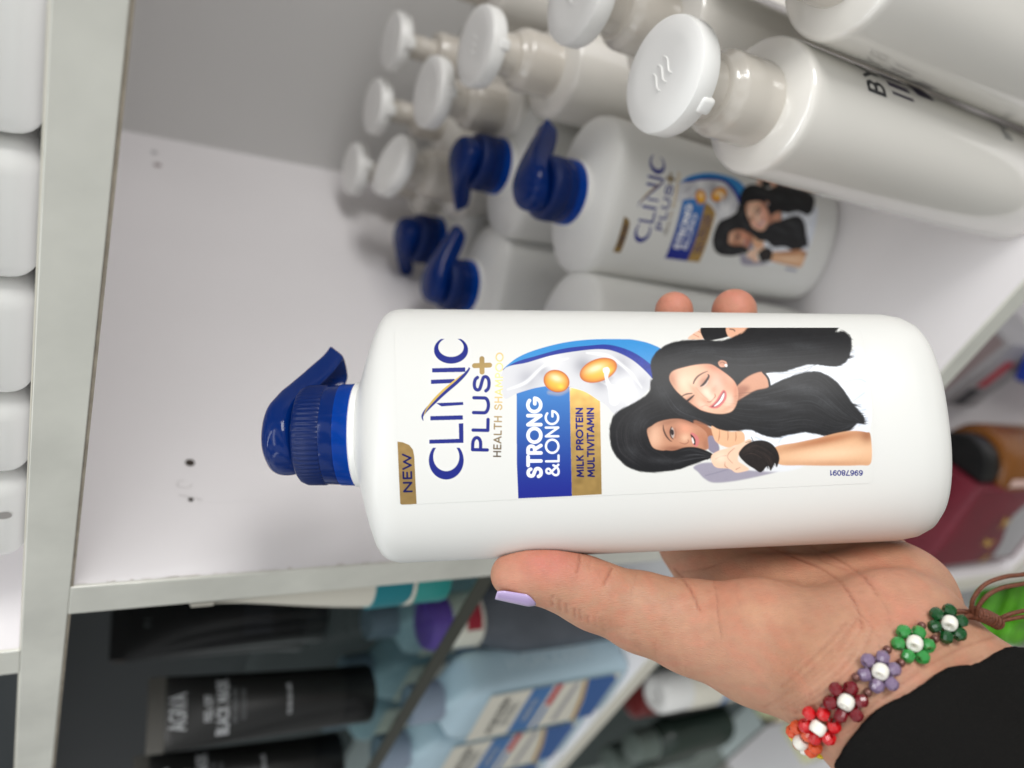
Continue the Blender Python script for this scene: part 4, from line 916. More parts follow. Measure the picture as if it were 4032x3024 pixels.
#@@LOW
# ================================================================== LOWER TIERS
wbt = empty('white_tube_bottle', (-.640, .262, -.7798), label='white bottle with a blue ring lying under the pale shelf edge, behind the hand', cat='bottle')
link('body', mesh('body', *lathe([(.020, 0), (.0225, .002), (.023, .05), (.023, .15), (.022, .175), (.0205, .18)], 48)), M['cream'], wbt)
link('blue_ring', mesh('blue_ring', *lathe([(.0228, .128), (.0233, .1285), (.0233, .136), (.0228, .1365)], 48)), M['blue_ink'], wbt)
link('cap', mesh('cap', *lathe([(.0200, .179), (.0212, .180), (.0208, .212), (.017, .217), (.010, .2175), (.009, .2155), (.0003, .2155)], 48)), M['cap_white'], wbt)
def simple_bottle(name, x, y, z, H, r, body, cap, label, capr=.5, cath='bottle'):
    o = empty(name, (x, y, z), label=label, cat=cath)
    link('body', mesh('body', *loft([sup(a * r, a * r * .8, zz * H, 2.3, 48) for a, zz in ((.85, 0), (.98, .01), (1, .05), (1, .62), (.9, .70), (.6, .76), (.45, .78))])), body, o)
    link('cap', mesh('cap', *lathe([(r * capr, H * .775), (r * capr * 1.05, H * .78), (r * capr, H * .985), (r * capr * .8, H)], 40)), cap, o)
    return o
simple_bottle('dark_bottle', -.735, .30, -.7798, .17, .034, M['black'], M['redcap'], 'dark bottle with a dull red cap on the lower glass shelf', .62)
simple_bottle('green_glass_bottle', -.80, .27, -.7798, .15, .03, mat('dark_green_glass', (44, 56, 50), .2), mat('grey_green_cap', (104, 116, 110), .4), 'dark green bottle with a grey cap on the lower glass shelf', .6)
simple_bottle('green_glass_jar', -.87, .285, -.7798, .14, .03, mat('dark_green_glass', (44, 56, 50), .2), mat('grey_green_cap', (104, 116, 110), .4), 'second dark green bottle with a grey cap, farther from the hand', .6)
cf = empty('cream_bottle', (-.745, .262, -1.235), label='cream coloured rounded bottle low down beside the bracelet', cat='bottle')
link('body', mesh('body', *loft([sup(a, b_, z, 2.3, 48) for a, b_, z in ((.03, .02, 0), (.034, .023, .01), (.034, .023, .36), (.026, .02, .40), (.012, .012, .43), (.003, .003, .437))])), mat('pale_cream', (232, 214, 170), .4), cf)
bb = empty('brown_carton', (-.80, .30, -1.235), label='brown and olive carton between the cream bottle and the yellow carton', cat='carton')
bm = bmesh.new(); add_box(bm, -.05, .012, -.03, .03, 0, .33, .002); bm_obj('carton_body', bm, M['brown'], bb, False)
bm = bmesh.new(); add_box(bm, -.045, .008, -.0312, -.0301, .02, .20); bm_obj('front_print', bm, mat('olive_print', (132, 136, 96), .5), bb, False)
yc = empty('yellow_carton', (-.90, .27, -1.235), label='pale yellow carton at the bottom of the picture below the bracelet', cat='carton')
bm = bmesh.new(); add_box(bm, -.07, .07, -.03, .03, 0, .17, .002); bm_obj('carton_body', bm, M['yellowish'], yc, False)
bm = bmesh.new(); add_box(bm, -.06, .06, -.0312, -.0301, .11, .13); bm_obj('front_print', bm, M['greycard'], yc, False)
# right lower tier
aj = empty('amber_jar', (-.318, .290, -.914), label='amber bottle with a wide black cap below the shelf floor', cat='bottle')
link('body', mesh('body', *lathe([(.034, 0), (.038, .003), (.039, .01), (.039, .118), (.036, .128), (.029, .131)], 64)), M['amber'], aj)
link('cap', mesh('cap', *lathe([(.029, .130), (.0302, .131), (.0302, .1535), (.029, .1555), (.026, .156), (.0003, .156)], 64)), M['black'], aj)
V, F = wrap_strip(.03915, -80, -68, .01, .122); link('pink_stripe', mesh('pink_stripe', V, F), M['pink'], aj, False)
V, F = wrap_strip(.03915, -150, -105, .01, .10); link('gold_print', mesh('gold_print', V, F), M['gold_ink'], aj, False)
mp = empty('maroon_pack', (-.366, .262, -.914), math.radians(10), label='maroon pack with golden flower print and a white patch, below the held bottle', cat='package')
bm = bmesh.new(); add_box(bm, -.050, .050, -.020, .045, 0, .168, .004, 3); bm_obj('pack_body', bm, M['maroon'], mp)
def fl_(name, P, m_, yo): return link(name, mesh(name, [(p[0], yo, p[1]) for p in P], [tuple(range(len(P)))]), m_, mp, False)
fl_('white_patch', [(-.044, .012), (.040, .012), (.046, .03), (.044, .055), (.010, .075), (-.02, .055), (-.044, .05)], M['greycard'], -.0202)
for i, (cx_, cz_, L_, a_) in enumerate(((-.028, .07, .03, 60), (-.018, .068, .026, 100), (.0, .075, .02, 40), (.014, .07, .022, 140), (-.034, .06, .02, 150))):
    a_ = math.radians(a_); d_ = (math.cos(a_), math.sin(a_)); n_ = (-d_[1], d_[0])
    fl_('gold_petal', [(cx_, cz_), (cx_ + d_[0] * L_ * .5 + n_[0] * .003, cz_ + d_[1] * L_ * .5 + n_[1] * .003), (cx_ + d_[0] * L_, cz_ + d_[1] * L_), (cx_ + d_[0] * L_ * .5 - n_[0] * .003, cz_ + d_[1] * L_ * .5 - n_[1] * .003)], M['gold_ink'], -.0204 - .0001 * i)
gb = empty('grey_box', (-.262, .405, -.914), math.radians(-8), label='flat grey box with a red mark behind the amber bottle', cat='box')
bm = bmesh.new(); add_box(bm, -.055, .045, -.035, .035, 0, .075, .002); bm_obj('carton_body', bm, M['greycard'], gb, False)
bm = bmesh.new(); add_box(bm, -.05, .04, -.03, .03, .0751, .0756); bm_obj('lid_print', bm, M['card_dark'], gb, False)
bm = bmesh.new(); add_box(bm, -.02, .02, -.0362, -.0351, .03, .045); bm_obj('red_mark', bm, M['red_ink'], gb, False)
bm = bmesh.new(); add_box(bm, -.05, -.025, -.0362, -.0351, .03, .05); bm_obj('dark_mark', bm, M['ink'], gb, False)
bl = empty('blue_carton', (-.235, .345, -.914), math.radians(20), label='bright blue carton corner at the right picture border', cat='carton')
bm = bmesh.new(); add_box(bm, -.02, .03, -.02, .02, 0, .03, .002); bm_obj('carton_body', bm, M['blue_box'], bl, False)
dk = tag(box('grey_pad', -.245, -.185, .43, .475, -.914, -.905, M['ink'], None, .003), 'thin dark grey pad on the lower shelf beneath the shelf floor', 'pad')
lg = empty('green_pack', (-.560, .262, -1.235), math.radians(20), label='crumpled bright lime green foil pack beyond the brown cords', cat='package')
bm = bmesh.new(); bmesh.ops.create_icosphere(bm, subdivisions=4, radius=1)
for v in bm.verts:
    p = v.co; k = 1 + .12 * math.sin(p.x * 6 + p.z * 9) + .08 * math.sin(p.y * 11 - p.x * 5) + .06 * math.sin(p.z * 17)
    v.co = Vector((math.copysign(abs(p.x) ** .6, p.x) * .07 * k, math.copysign(abs(p.y) ** .8, p.y) * .03 * k, .062 + math.copysign(abs(p.z) ** .6, p.z) * .06 * k))
bm_obj('pack_body', bm, M['lime'], lg)
# ================================================================== THE HAND (camera-held frame, millimetres)
def PX(u, v, d):          # layout point (photo units of the sketch) at distance d mm -> mm in the arm's frame
    return np.array([(u * 1.82278 - 2016) / 3080 * d, (v * 1.82278 - 1512) / 3080 * d, d])
def cone(Pp, a, b, r1, r2):
    ba = b - a; l2 = ba @ ba; rr = r1 - r2; a2 = max(l2 - rr * rr, 1e-6); il = 1 / l2
    pa = Pp - a; y = pa @ ba; z = y - l2
    x2 = ((pa * l2 - y[:, None] * ba) ** 2).sum(1); y2 = y * y * l2; z2 = z * z * l2
    k = np.sign(rr) * rr * rr * x2
    o = (np.sqrt(np.maximum(x2 * a2 * il, 0)) + y * rr) * il - r1
    m1 = np.sign(z) * a2 * z2 > k; m2 = np.sign(y) * a2 * y2 < k
    o = np.where(m2, np.sqrt((x2 + y2)) * il - r1, o); o = np.where(m1, np.sqrt((x2 + z2)) * il - r2, o)
    return o
def smin(a, b, k):
    h = np.clip(.5 + .5 * (b - a) / k, 0, 1); return b * (1 - h) + a * h - k * h * (1 - h)
BOm = BO * 1000
def bottle_sdf(Pp):
    q = Pp - BOm; x = q @ bright; y = q @ bback; z = q @ bup
    t = np.clip((z - 14) / 169, -.08, 1.05); a = 40.3 + 4.7 * t; b_ = 27 + 2.5 * t
    g = ((np.abs(x) / a) ** NB + (np.abs(y) / b_) ** NB) ** (1 / NB)
    rad = np.hypot(x, y); d = rad - rad / np.maximum(g, .05)
    return np.maximum(d * .85, np.maximum(-z, z - 199))
def ch(pts, k_in): return pts, k_in
THUMB = [(1102, 1242, 262, 6.6), (1140, 1240, 262, 7.7), (1185, 1244, 262.5, 8.7), (1235, 1262, 263.5, 9.4), (1285, 1286, 264.5, 10.6), (1385, 1322, 266, 12.4), (1493, 1354, 266, 14.6), (1646, 1388, 258, 19.6), (1790, 1436, 242, 19.2)]
PALM = [[(1600, 1300, 290, 15), (1800, 1345, 270, 19)], [(1880, 1250, 295, 19), (1950, 1345, 262, 18.5)], [(1540, 1260, 305, 12), (1700, 1300, 290, 16)], [(1500, 1190, 312, 11), (1800, 1200, 312, 14)], [(1700, 1330, 280, 18), (1950, 1300, 275, 18)], [(1750, 1420, 252, 19), (1900, 1390, 246, 19)]]
MC = [[(1620, 1300, 298, 13), (1486, 1170, 318, 11)], [(1700, 1290, 298, 13), (1600, 1120, 324, 11.5)], [(1780, 1270, 300, 13), (1710, 1110, 326, 11)], [(1860, 1250, 300, 13), (1820, 1110, 324, 10)]]
FING = [[(1486, 1170, 318, 11), (1462, 980, 333, 9.2), (1452, 830, 335, 8.2), (1452, 730, 322, 7.6), (1456, 671, 302, 7.3)],
        [(1600, 1120, 324, 11.5), (1596, 940, 338, 9.6), (1590, 800, 339, 8.6), (1587, 720, 322, 8.4), (1586, 672, 303, 8.6)],
        [(1710, 1110, 326, 11), (1702, 960, 338, 9.2), (1692, 840, 340, 8.4), (1686, 770, 331, 7.8)],
        [(1820, 1110, 324, 10), (1806, 990, 334, 8.2), (1790, 890, 338, 7.4), (1782, 830, 334, 6.8)]]
WR = [[(1812, 1494, 232, 16.5), (2090, 1790, 222, 18.5)], [(1985, 1395, 242, 15.5), (2290, 1640, 226, 20)], [(1890, 1450, 234, 17), (2170, 1740, 216, 21)], [(1845, 1420, 244, 18), (1950, 1360, 246, 17)]]
def skin_sdf(Pp):
    d = None
    def add(c, k):
        nonlocal d
        for i in range(len(c) - 1):
            q = cone(Pp, PX(*c[i][:3]), PX(*c[i + 1][:3]), c[i][3], c[i + 1][3]); d = q if d is None else smin(d, q, k)
    for c in PALM: add(c, 9)
    for c in MC: add(c, 6)
    for c in WR: add(c, 9)
    add(THUMB[::-1], 5.5)
    f = None
    for c in FING:
        g = None
        for i in range(len(c) - 1):
            q = cone(Pp, PX(*c[i][:3]), PX(*c[i + 1][:3]), c[i][3], c[i + 1][3]); g = q if g is None else smin(g, q, 2.5)
        f = g if f is None else np.minimum(f, g)
    d = smin(d, f, 4)
    bs = -bottle_sdf(Pp) + .12
    h = np.clip(.5 + .5 * (bs - d) / 1.2, 0, 1)          # smooth cut: flesh pressed flat against the bottle
    return bs * h + d * (1 - h) + 1.2 * h * (1 - h) * .5
def surface_nets(fn, lo, hi, s):
    n = np.ceil((np.array(hi) - lo) / s).astype(int) + 1
    xs = [lo[i] + s * np.arange(n[i]) for i in range(3)]
    D = np.empty(n, np.float32); Bk = 10
    blocks = [(i, j, k) for i in range(0, n[0], Bk) for j in range(0, n[1], Bk) for k in range(0, n[2], Bk)]
    hd = s * Bk * .87
    cen = np.array([[xs[0][0] + s * (i + Bk / 2 - .5), xs[1][0] + s * (j + Bk / 2 - .5), xs[2][0] + s * (k + Bk / 2 - .5)] for i, j, k in blocks])
    dc = fn(cen)
    for (i, j, k), d0 in zip(blocks, dc):
        sl = (slice(i, min(i + Bk, n[0])), slice(j, min(j + Bk, n[1])), slice(k, min(k + Bk, n[2])))
        if abs(d0) > hd * 1.35 + 2.5: D[sl] = d0; continue
        g = np.stack(np.meshgrid(xs[0][sl[0]], xs[1][sl[1]], xs[2][sl[2]], indexing='ij'), -1)
        D[sl] = fn(g.reshape(-1, 3)).reshape(g.shape[:3])
    I = D < 0
    c = np.zeros(n - 1, np.int8)
    for a in (0, 1):
        for b_ in (0, 1):
            for g in (0, 1): c += I[a:n[0] - 1 + a, b_:n[1] - 1 + b_, g:n[2] - 1 + g]
    act = (c > 0) & (c < 8); ii = np.argwhere(act); idn = -np.ones(act.shape, int); idn[act] = np.arange(len(ii))
    P = np.zeros((len(ii), 3)); W_ = np.zeros(len(ii))
    cor = [(a, b_, g) for a in (0, 1) for b_ in (0, 1) for g in (0, 1)]
    for p in cor:
        for ax in range(3):
            if p[ax]: continue
            q = list(p); q[ax] = 1
            da = D[ii[:, 0] + p[0], ii[:, 1] + p[1], ii[:, 2] + p[2]]; db = D[ii[:, 0] + q[0], ii[:, 1] + q[1], ii[:, 2] + q[2]]
            m = (da < 0) != (db < 0); t = np.where(m, da / np.where(m, da - db, 1), 0)
            v = np.tile(np.array(p, float), (len(ii), 1)); v[:, ax] = t
            P[m] += v[m]; W_[m] += 1
    P = (P / W_[:, None] + ii) * s + lo
    Q = []
    for ax in range(3):
        b1, b2 = (ax + 1) % 3, (ax + 2) % 3
        sl = [slice(1, n[k] - 1) for k in range(3)]; sl[ax] = slice(0, n[ax] - 1)
        sl2 = list(sl); sl2[ax] = slice(1, n[ax])
        A_, B_ = I[tuple(sl)], I[tuple(sl2)]; e_ = np.argwhere(A_ != B_); ins_ = A_[tuple(e_.T)]
        e_ = e_ + [0 if k == ax else 1 for k in range(3)]
        d1 = np.zeros(3, int); d1[b1] = 1; d2 = np.zeros(3, int); d2[b2] = 1
        q = np.stack([idn[tuple((e_ - d1 - d2).T)], idn[tuple((e_ - d2).T)], idn[tuple(e_.T)], idn[tuple((e_ - d1).T)]], 1)
        q[~ins_] = q[~ins_][:, ::-1]; Q.append(q)
    return P, np.concatenate(Q)
def smooth(P, Q, it, lam=.5):
    E = np.concatenate([Q[:, [0, 1]], Q[:, [1, 2]], Q[:, [2, 3]], Q[:, [3, 0]]]); E = np.concatenate([E, E[:, ::-1]])
    cnt = np.bincount(E[:, 0], minlength=len(P))[:, None]
    for _ in range(it):
        Sm = np.stack([np.bincount(E[:, 0], weights=P[E[:, 1], k], minlength=len(P)) for k in range(3)], 1) / np.maximum(cnt, 1)
        P = P + lam * (Sm - P)
    return P
def fast_mesh(name, P, Q):
    me = bpy.data.meshes.new(name); me.vertices.add(len(P)); me.vertices.foreach_set('co', (P / 1000).astype(np.float32).ravel())
    me.loops.add(Q.size); me.loops.foreach_set('vertex_index', Q.ravel().astype(np.int32)); me.polygons.add(len(Q))
    me.polygons.foreach_set('loop_start', (np.arange(len(Q)) * 4).astype(np.int32)); me.update(calc_edges=True); return me

def UV(P): return (P[:, 0] / P[:, 2] * 3080 + 2016) / 1.82278, (P[:, 1] / P[:, 2] * 3080 + 1512) / 1.82278
def normals(P, Q):
    nq = np.cross(P[Q[:, 2]] - P[Q[:, 0]], P[Q[:, 3]] - P[Q[:, 1]]); N_ = np.zeros_like(P)
    for k in range(4):
        for a in range(3): N_[:, a] += np.bincount(Q[:, k], weights=nq[:, a], minlength=len(P))
    return N_ / np.maximum(np.linalg.norm(N_, axis=1, keepdims=True), 1e-9)
HP, HQ = surface_nets(skin_sdf, [-16, -42, 192], [150, 125, 356], .72)
HP = smooth(HP, HQ, 2, .5)
HN = normals(HP, HQ); HU, HV = UV(HP); facing = np.clip(-(HN * HP).sum(1) / np.linalg.norm(HP, axis=1) * 3, 0, 1) * (HP[:, 2] < 312)
def near(line, k=8):
    L = cat(line, k); d = np.full(len(HP), 1e9)
    m = (HU > L[:, 0].min() - 25) & (HU < L[:, 0].max() + 25) & (HV > L[:, 1].min() - 25) & (HV < L[:, 1].max() + 25)
    u, v = HU[m], HV[m]; dm = np.full(m.sum(), 1e9)
    for i in range(len(L) - 1):
        p, q = L[i], L[i + 1]; dd = q - p; t = np.clip(((u - p[0]) * dd[0] + (v - p[1]) * dd[1]) / (dd @ dd + 1e-9), 0, 1)
        dm = np.minimum(dm, np.hypot(u - p[0] - t * dd[0], v - p[1] - t * dd[1]))
    d[m] = dm; return d
disp = np.zeros(len(HP)); red = np.zeros(len(HP))
A3 = lambda pts: [((1800 + 1.009 * a) / 1.82278, (2000 + 1.009 * b) / 1.82278) for a, b in pts]
rc = np.random.RandomState(11)
CRE = [([(845, 236), (880, 275), (915, 325), (945, 400)], 1.0), ([(1000, 285), (1012, 350), (1018, 430), (1030, 500)], .55), ([(870, 250), (960, 235), (1010, 220)], .6),
       ([(1210, 150), (1330, 195), (1440, 245), (1520, 320), (1565, 400), (1580, 470)], .9), ([(1380, 150), (1500, 205), (1590, 275), (1640, 340)], .8), ([(1400, 150), (1420, 200), (1520, 240)], .4),
       ([(478, 185), (478, 215), (470, 250)], .8), ([(604, 235), (592, 262), (574, 300)], .9), ([(520, 195), (515, 240)], .3), ([(700, 250), (690, 300), (680, 340)], .3),
       ([(1310, 800), (1400, 770), (1500, 705), (1600, 630), (1680, 560), (1740, 500), (1800, 440)], .9), ([(1330, 770), (1430, 720), (1520, 640), (1580, 560), (1620, 470)], .5),
       ([(1470, 870), (1600, 790), (1720, 700), (1850, 610), (1990, 540), (2100, 500)], .7), ([(1500, 890), (1640, 800), (1760, 715), (1900, 640), (2050, 580)], .5),
       ([(1440, 850), (1560, 775), (1690, 680), (1800, 600), (1920, 530)], .5), ([(1560, 400), (1600, 440), (1640, 500), (1650, 540)], .4), ([(1640, 340), (1680, 400), (1690, 470)], .3),
       ([(1480, 560), (1520, 500), (1560, 430)], .35), ([(1380, 660), (1450, 600), (1510, 530)], .3), ([(1100, 260), (1090, 330), (1110, 400)], .2), ([(1150, 200), (1160, 270)], .2)]
for i in range(9):       # arcs round the base of the thumb
    o_ = i * 17 + rc.uniform(-6, 6)
    CRE.append(([(1290 - o_ * .9, 790 - o_ * .1), (1390 - o_, 745 - o_ * .35), (1490 - o_, 670 - o_ * .5), (1570 - o_ * .9, 580 - o_ * .5), (1625 - o_ * .8, 490 - o_ * .4)][rc.randint(2):5 - rc.randint(2)], rc.uniform(.25, .6)))
for i in range(34):      # thin wrist pleats beside the bracelet
    t = rc.rand(); a = 1330 + 560 * t; b_ = 800 - 400 * t + rc.uniform(20, 170); L_ = rc.uniform(40, 110)
    CRE.append(([(a, b_), (a + L_ * .5, b_ - L_ * .30 + rc.uniform(-4, 4)), (a + L_, b_ - L_ * .62)], rc.uniform(.2, .55)))
for i in range(30):      # short knuckle creases on the back edge of the thumb
    t = i / 6; a = 372 + 165 * t + rc.uniform(-4, 4) if i < 6 else 530 + 380 * rc.rand(); b_ = 372 + (a - 355) * .50 + rc.uniform(-3, 3); L_ = rc.uniform(24, 40) if i < 6 else rc.uniform(20, 60)
    CRE.append(([(a + 3, b_ + 4), (a - 1 + rc.uniform(-2, 2), b_ - L_ * .5), (a + 3 + rc.uniform(-5, 5), b_ - L_)], rc.uniform(.5, .8) if i < 6 else rc.uniform(.15, .35)))
for ln, w_ in CRE:
    d = near(A3(ln)); wd = 2.7 if w_ > .6 else 2.0
    g = np.exp(-(d / wd) ** 2) * w_ * facing; disp = np.maximum(disp, g * .62); red = np.maximum(red, g)
    disp -= np.exp(-((d - 7) / 4) ** 2) * w_ * .05 * facing
HP2 = HP - HN * disp[:, None]
hme = fast_mesh('hand', HP2, HQ)
col = np.tile(lin((184, 137, 110)), (len(HP), 1))
def blob(u, v, ru, rv, c, al):
    global col
    g = (np.exp(-(((HU - u) / ru) ** 2 + ((HV - v) / rv) ** 2)) * al)[:, None]; col = col * (1 - g) + lin(c) * g
blob(1185, 1215, 75, 45, (202, 112, 100), .75); blob(1290, 1240, 50, 30, (206, 126, 104), .4); blob(1100, 1240, 30, 60, (204, 134, 112), .5)
blob(1456, 640, 60, 60, (206, 126, 108), .7); blob(1586, 640, 70, 60, (206, 126, 108), .7)
blob(1600, 1300, 120, 70, (196, 132, 108), .5); blob(1880, 1260, 80, 60, (206, 136, 112), .5); blob(1700, 1420, 110, 60, (184, 130, 100), .45); blob(1480, 1400, 120, 40, (188, 132, 104), .4)
blob(1300, 1345, 40, 16, (176, 118, 92), .35); blob(1345, 1320, 14, 12, (176, 116, 92), .4); blob(1640, 1330, 60, 40, (198, 152, 122), .6); blob(1960, 1330, 60, 50, (200, 124, 100), .5); blob(2060, 1450, 160, 50, (190, 136, 108), .4)
n1 = np.sin(HP[:, 0] * .35 + np.sin(HP[:, 1] * .27) * 2) * np.sin(HP[:, 1] * .41 + np.sin(HP[:, 0] * .19 + 1) * 2) + .5 * np.sin(HP[:, 0] * .9 + HP[:, 1] * .7) * np.sin(HP[:, 1] * 1.1 - HP[:, 0] * .5)
g = (np.clip(n1, 0, 1) * .4)[:, None]; col = col * (1 - g) + lin((194, 126, 100)) * g
g = (np.clip(-n1, 0, 1) * .22)[:, None]; col = col * (1 - g) + lin((190, 150, 118)) * g
g = np.clip(red * .48, 0, .5)[:, None]; col = col * (1 - g) + lin((150, 84, 64)) * g
hc = hme.color_attributes.new('tone', 'FLOAT_COLOR', 'POINT'); hc.data.foreach_set('color', np.concatenate([col, np.ones((len(col), 1))], 1).astype(np.float32).ravel())
sk = bpy.data.materials.new('skin'); sk.use_nodes = True; nt = sk.node_tree; b = nt.nodes['Principled BSDF']
at = nt.nodes.new('ShaderNodeAttribute'); at.attribute_name = 'tone'; tc = nt.nodes.new('ShaderNodeTexCoord')
nz = nt.nodes.new('ShaderNodeTexNoise'); nz.inputs['Scale'].default_value = 260; nz.inputs['Detail'].default_value = 6; nt.links.new(tc.outputs['Object'], nz.inputs['Vector'])
mr = nt.nodes.new('ShaderNodeMapRange'); mr.inputs['From Min'].default_value = .3; mr.inputs['From Max'].default_value = .7; mr.inputs['To Min'].default_value = .93; mr.inputs['To Max'].default_value = 1.05; nt.links.new(nz.outputs['Fac'], mr.inputs['Value'])
mx = nt.nodes.new('ShaderNodeMix'); mx.data_type = 'RGBA'; mx.blend_type = 'MULTIPLY'; mx.inputs['Factor'].default_value = 1; nt.links.new(at.outputs['Color'], mx.inputs[6]); nt.links.new(mr.outputs[0], mx.inputs[7]); nt.links.new(mx.outputs[2], b.inputs['Base Color'])
b.inputs['Roughness'].default_value = .5; b.inputs['Subsurface Weight'].default_value = .22; b.inputs['Subsurface Radius'].default_value = (1, .35, .2); b.inputs['Subsurface Scale'].default_value = .004
mp_ = nt.nodes.new('ShaderNodeMapping'); mp_.inputs['Rotation'].default_value = (0, 0, .7); mp_.inputs['Scale'].default_value = (.8, 3.2, 1); nt.links.new(tc.outputs['Object'], mp_.inputs['Vector'])
vo = nt.nodes.new('ShaderNodeTexVoronoi'); vo.feature = 'DISTANCE_TO_EDGE'; vo.inputs['Scale'].default_value = 520; nt.links.new(mp_.outputs[0], vo.inputs['Vector'])
vr = nt.nodes.new('ShaderNodeMapRange'); vr.inputs['From Max'].default_value = .12; nt.links.new(vo.outputs['Distance'], vr.inputs['Value'])
wv = nt.nodes.new('ShaderNodeTexNoise'); wv.inputs['Scale'].default_value = 700; wv.inputs['Detail'].default_value = 4; nt.links.new(mp_.outputs[0], wv.inputs['Vector'])
ad = nt.nodes.new('ShaderNodeMath'); ad.operation = 'MULTIPLY_ADD'; ad.inputs[1].default_value = 1.0; nt.links.new(wv.outputs['Fac'], ad.inputs[0]); vm = nt.nodes.new('ShaderNodeMath'); vm.operation = 'MULTIPLY'; vm.inputs[1].default_value = .22; nt.links.new(vr.outputs[0], vm.inputs[0]); nt.links.new(vm.outputs[0], ad.inputs[2])
bp = nt.nodes.new('ShaderNodeBump'); bp.inputs['Strength'].default_value = .6; bp.inputs['Distance'].default_value = .00032; nt.links.new(ad.outputs[0], bp.inputs['Height']); nt.links.new(bp.outputs[0], b.inputs['Normal'])
KS = 1.06
def armframe(): return camframe((0, 0, 0)) @ Matrix.Scale(KS, 4)
person = link('person', hme, sk, None, label='left hand and wrist of a person, palm behind the bottle, thumb with lilac nail varnish', cat='person')
person.matrix_world = armframe()
# thumb nail
nailm = mat('lilac_nail_varnish', (190, 168, 214), .14, coat=.8)
a0, a1 = PX(1076, 1242, 262), PX(1158, 1245, 262); ax_ = (a1 - a0) / np.linalg.norm(a1 - a0); L_ = np.linalg.norm(a1 - a0)
dn = np.array([0, math.cos(math.radians(14)), -math.sin(math.radians(14))]); dn -= ax_ * (dn @ ax_); dn /= np.linalg.norm(dn); sd = np.cross(ax_, dn)
rings = []; nu, nv = 16, 20
V = []
for i in range(nu + 1):
    s_ = i / nu; R_ = 7.7 + 1.9 * min(1, s_ * 1.25) - .3 * max(0, s_ - .85) / .15
    sp_ = math.radians(52) * (1 - .5 * max(0, (s_ - .7) / .3) ** 2.2) * (.9 + .1 * min(1, s_ * 6))
    for j in range(nv + 1):
        t = -1 + 2 * j / nv; an = sp_ * t; p = a0 + ax_ * (L_ * s_ - .8 * (1 - t * t) * (1 - s_) + .0 ) + dn * R_ * math.cos(an) + sd * R_ * math.sin(an); V.append(p / 1000)
F = [(i * (nv + 1) + j, i * (nv + 1) + j + 1, (i + 1) * (nv + 1) + j + 1, (i + 1) * (nv + 1) + j) for i in range(nu) for j in range(nv)]
nl = link('fingernail', mesh('fingernail', V, F), nailm, person)
so = nl.modifiers.new('thickness', 'SOLIDIFY'); so.thickness = .0005; so.offset = 0
# sleeve
SA, SB, SC = PX(1812, 1662, 224), PX(2216, 1372, 226), PX(1930, 1474, 207)
sn = np.cross(SB - SA, SC - SA); sn /= np.linalg.norm(sn)
if sn @ (PX(2200, 1650, 200) - SA) < 0: sn = -sn
SLV = [[(1812, 1494, 232, 16.5), (2090, 1790, 222, 18.5), (2300, 2080, 205, 24)], [(1985, 1395, 242, 15.5), (2290, 1640, 226, 20), (2560, 1900, 210, 24)], [(1890, 1450, 234, 17), (2170, 1740, 216, 21), (2430, 2030, 200, 30)]]
def sleeve_sdf(Pp):
    d = None
    for c in SLV:
        for i in range(2):
            q = cone(Pp, PX(*c[i][:3]), PX(*c[i + 1][:3]), c[i][3], c[i + 1][3]); d = q if d is None else smin(d, q, 9)
    d = d - 3.0 + .5 * np.sin(Pp[:, 0] * .22 + Pp[:, 1] * .12) * np.sin(Pp[:, 1] * .17)
    p = -((Pp - SA) @ sn) + .5 * np.sin(Pp[:, 0] * .3)
    h = np.clip(.5 + .5 * (p - d) / 1.6, 0, 1); o = p * h + d * (1 - h) + 1.6 * h * (1 - h)
    return o
SP, SQ = surface_nets(sleeve_sdf, [30, -14, 135], [175, 165, 250], 1.3)
SP = smooth(SP, SQ, 2)
slm = mat('black_knit_fabric', (17, 16, 15), .95, bump=.9, bscale=1500, var=.35, vscale=700, spec=.15, detail=2)
lab = np.arange(len(SP))
while True:
    m_ = lab[SQ].min(1); new = lab.copy()
    for k in range(4): np.minimum.at(new, SQ[:, k], m_)
    new = new[new]
    if (new == lab).all(): break
    lab = new
big = np.bincount(lab).argmax(); SQ = SQ[lab[SQ[:, 0]] == big]; us_, inv = np.unique(SQ, return_inverse=True); SP = SP[us_]; SQ = inv.reshape(SQ.shape)
link('sleeve', fast_mesh('sleeve', SP, SQ), slm, person)

# ================================================================== BEADED BRACELET
br = empty('beaded_bracelet', label='bracelet of bead flowers in green, lilac, red and orange on brown cord round the wrist', cat='bracelet')
br.matrix_world = armframe()
def cm(name, rgb, r=.22, tr=0.0):
    return mat(name, rgb, r, coat=.4, sss=.25)
petal_m = {'dark green': cm('dark_green_glass_bead', (16, 74, 32)), 'green': cm('green_glass_bead', (52, 140, 66)), 'lilac': cm('lilac_glass_bead', (126, 108, 136)), 'dark red': cm('dark_red_glass_bead', (112, 14, 26)),
           'red': cm('red_glass_bead', (196, 16, 24)), 'orange': cm('orange_glass_bead', (222, 86, 42)), 'yellow': cm('yellow_glass_bead', (220, 190, 30))}
wb_m = cm('white_ceramic_bead', (240, 236, 224)); sp_m = mat('bronze_seed_bead', (116, 76, 68), .2, metal=.25); th_m = mat('clear_thread', (200, 196, 190), .3)
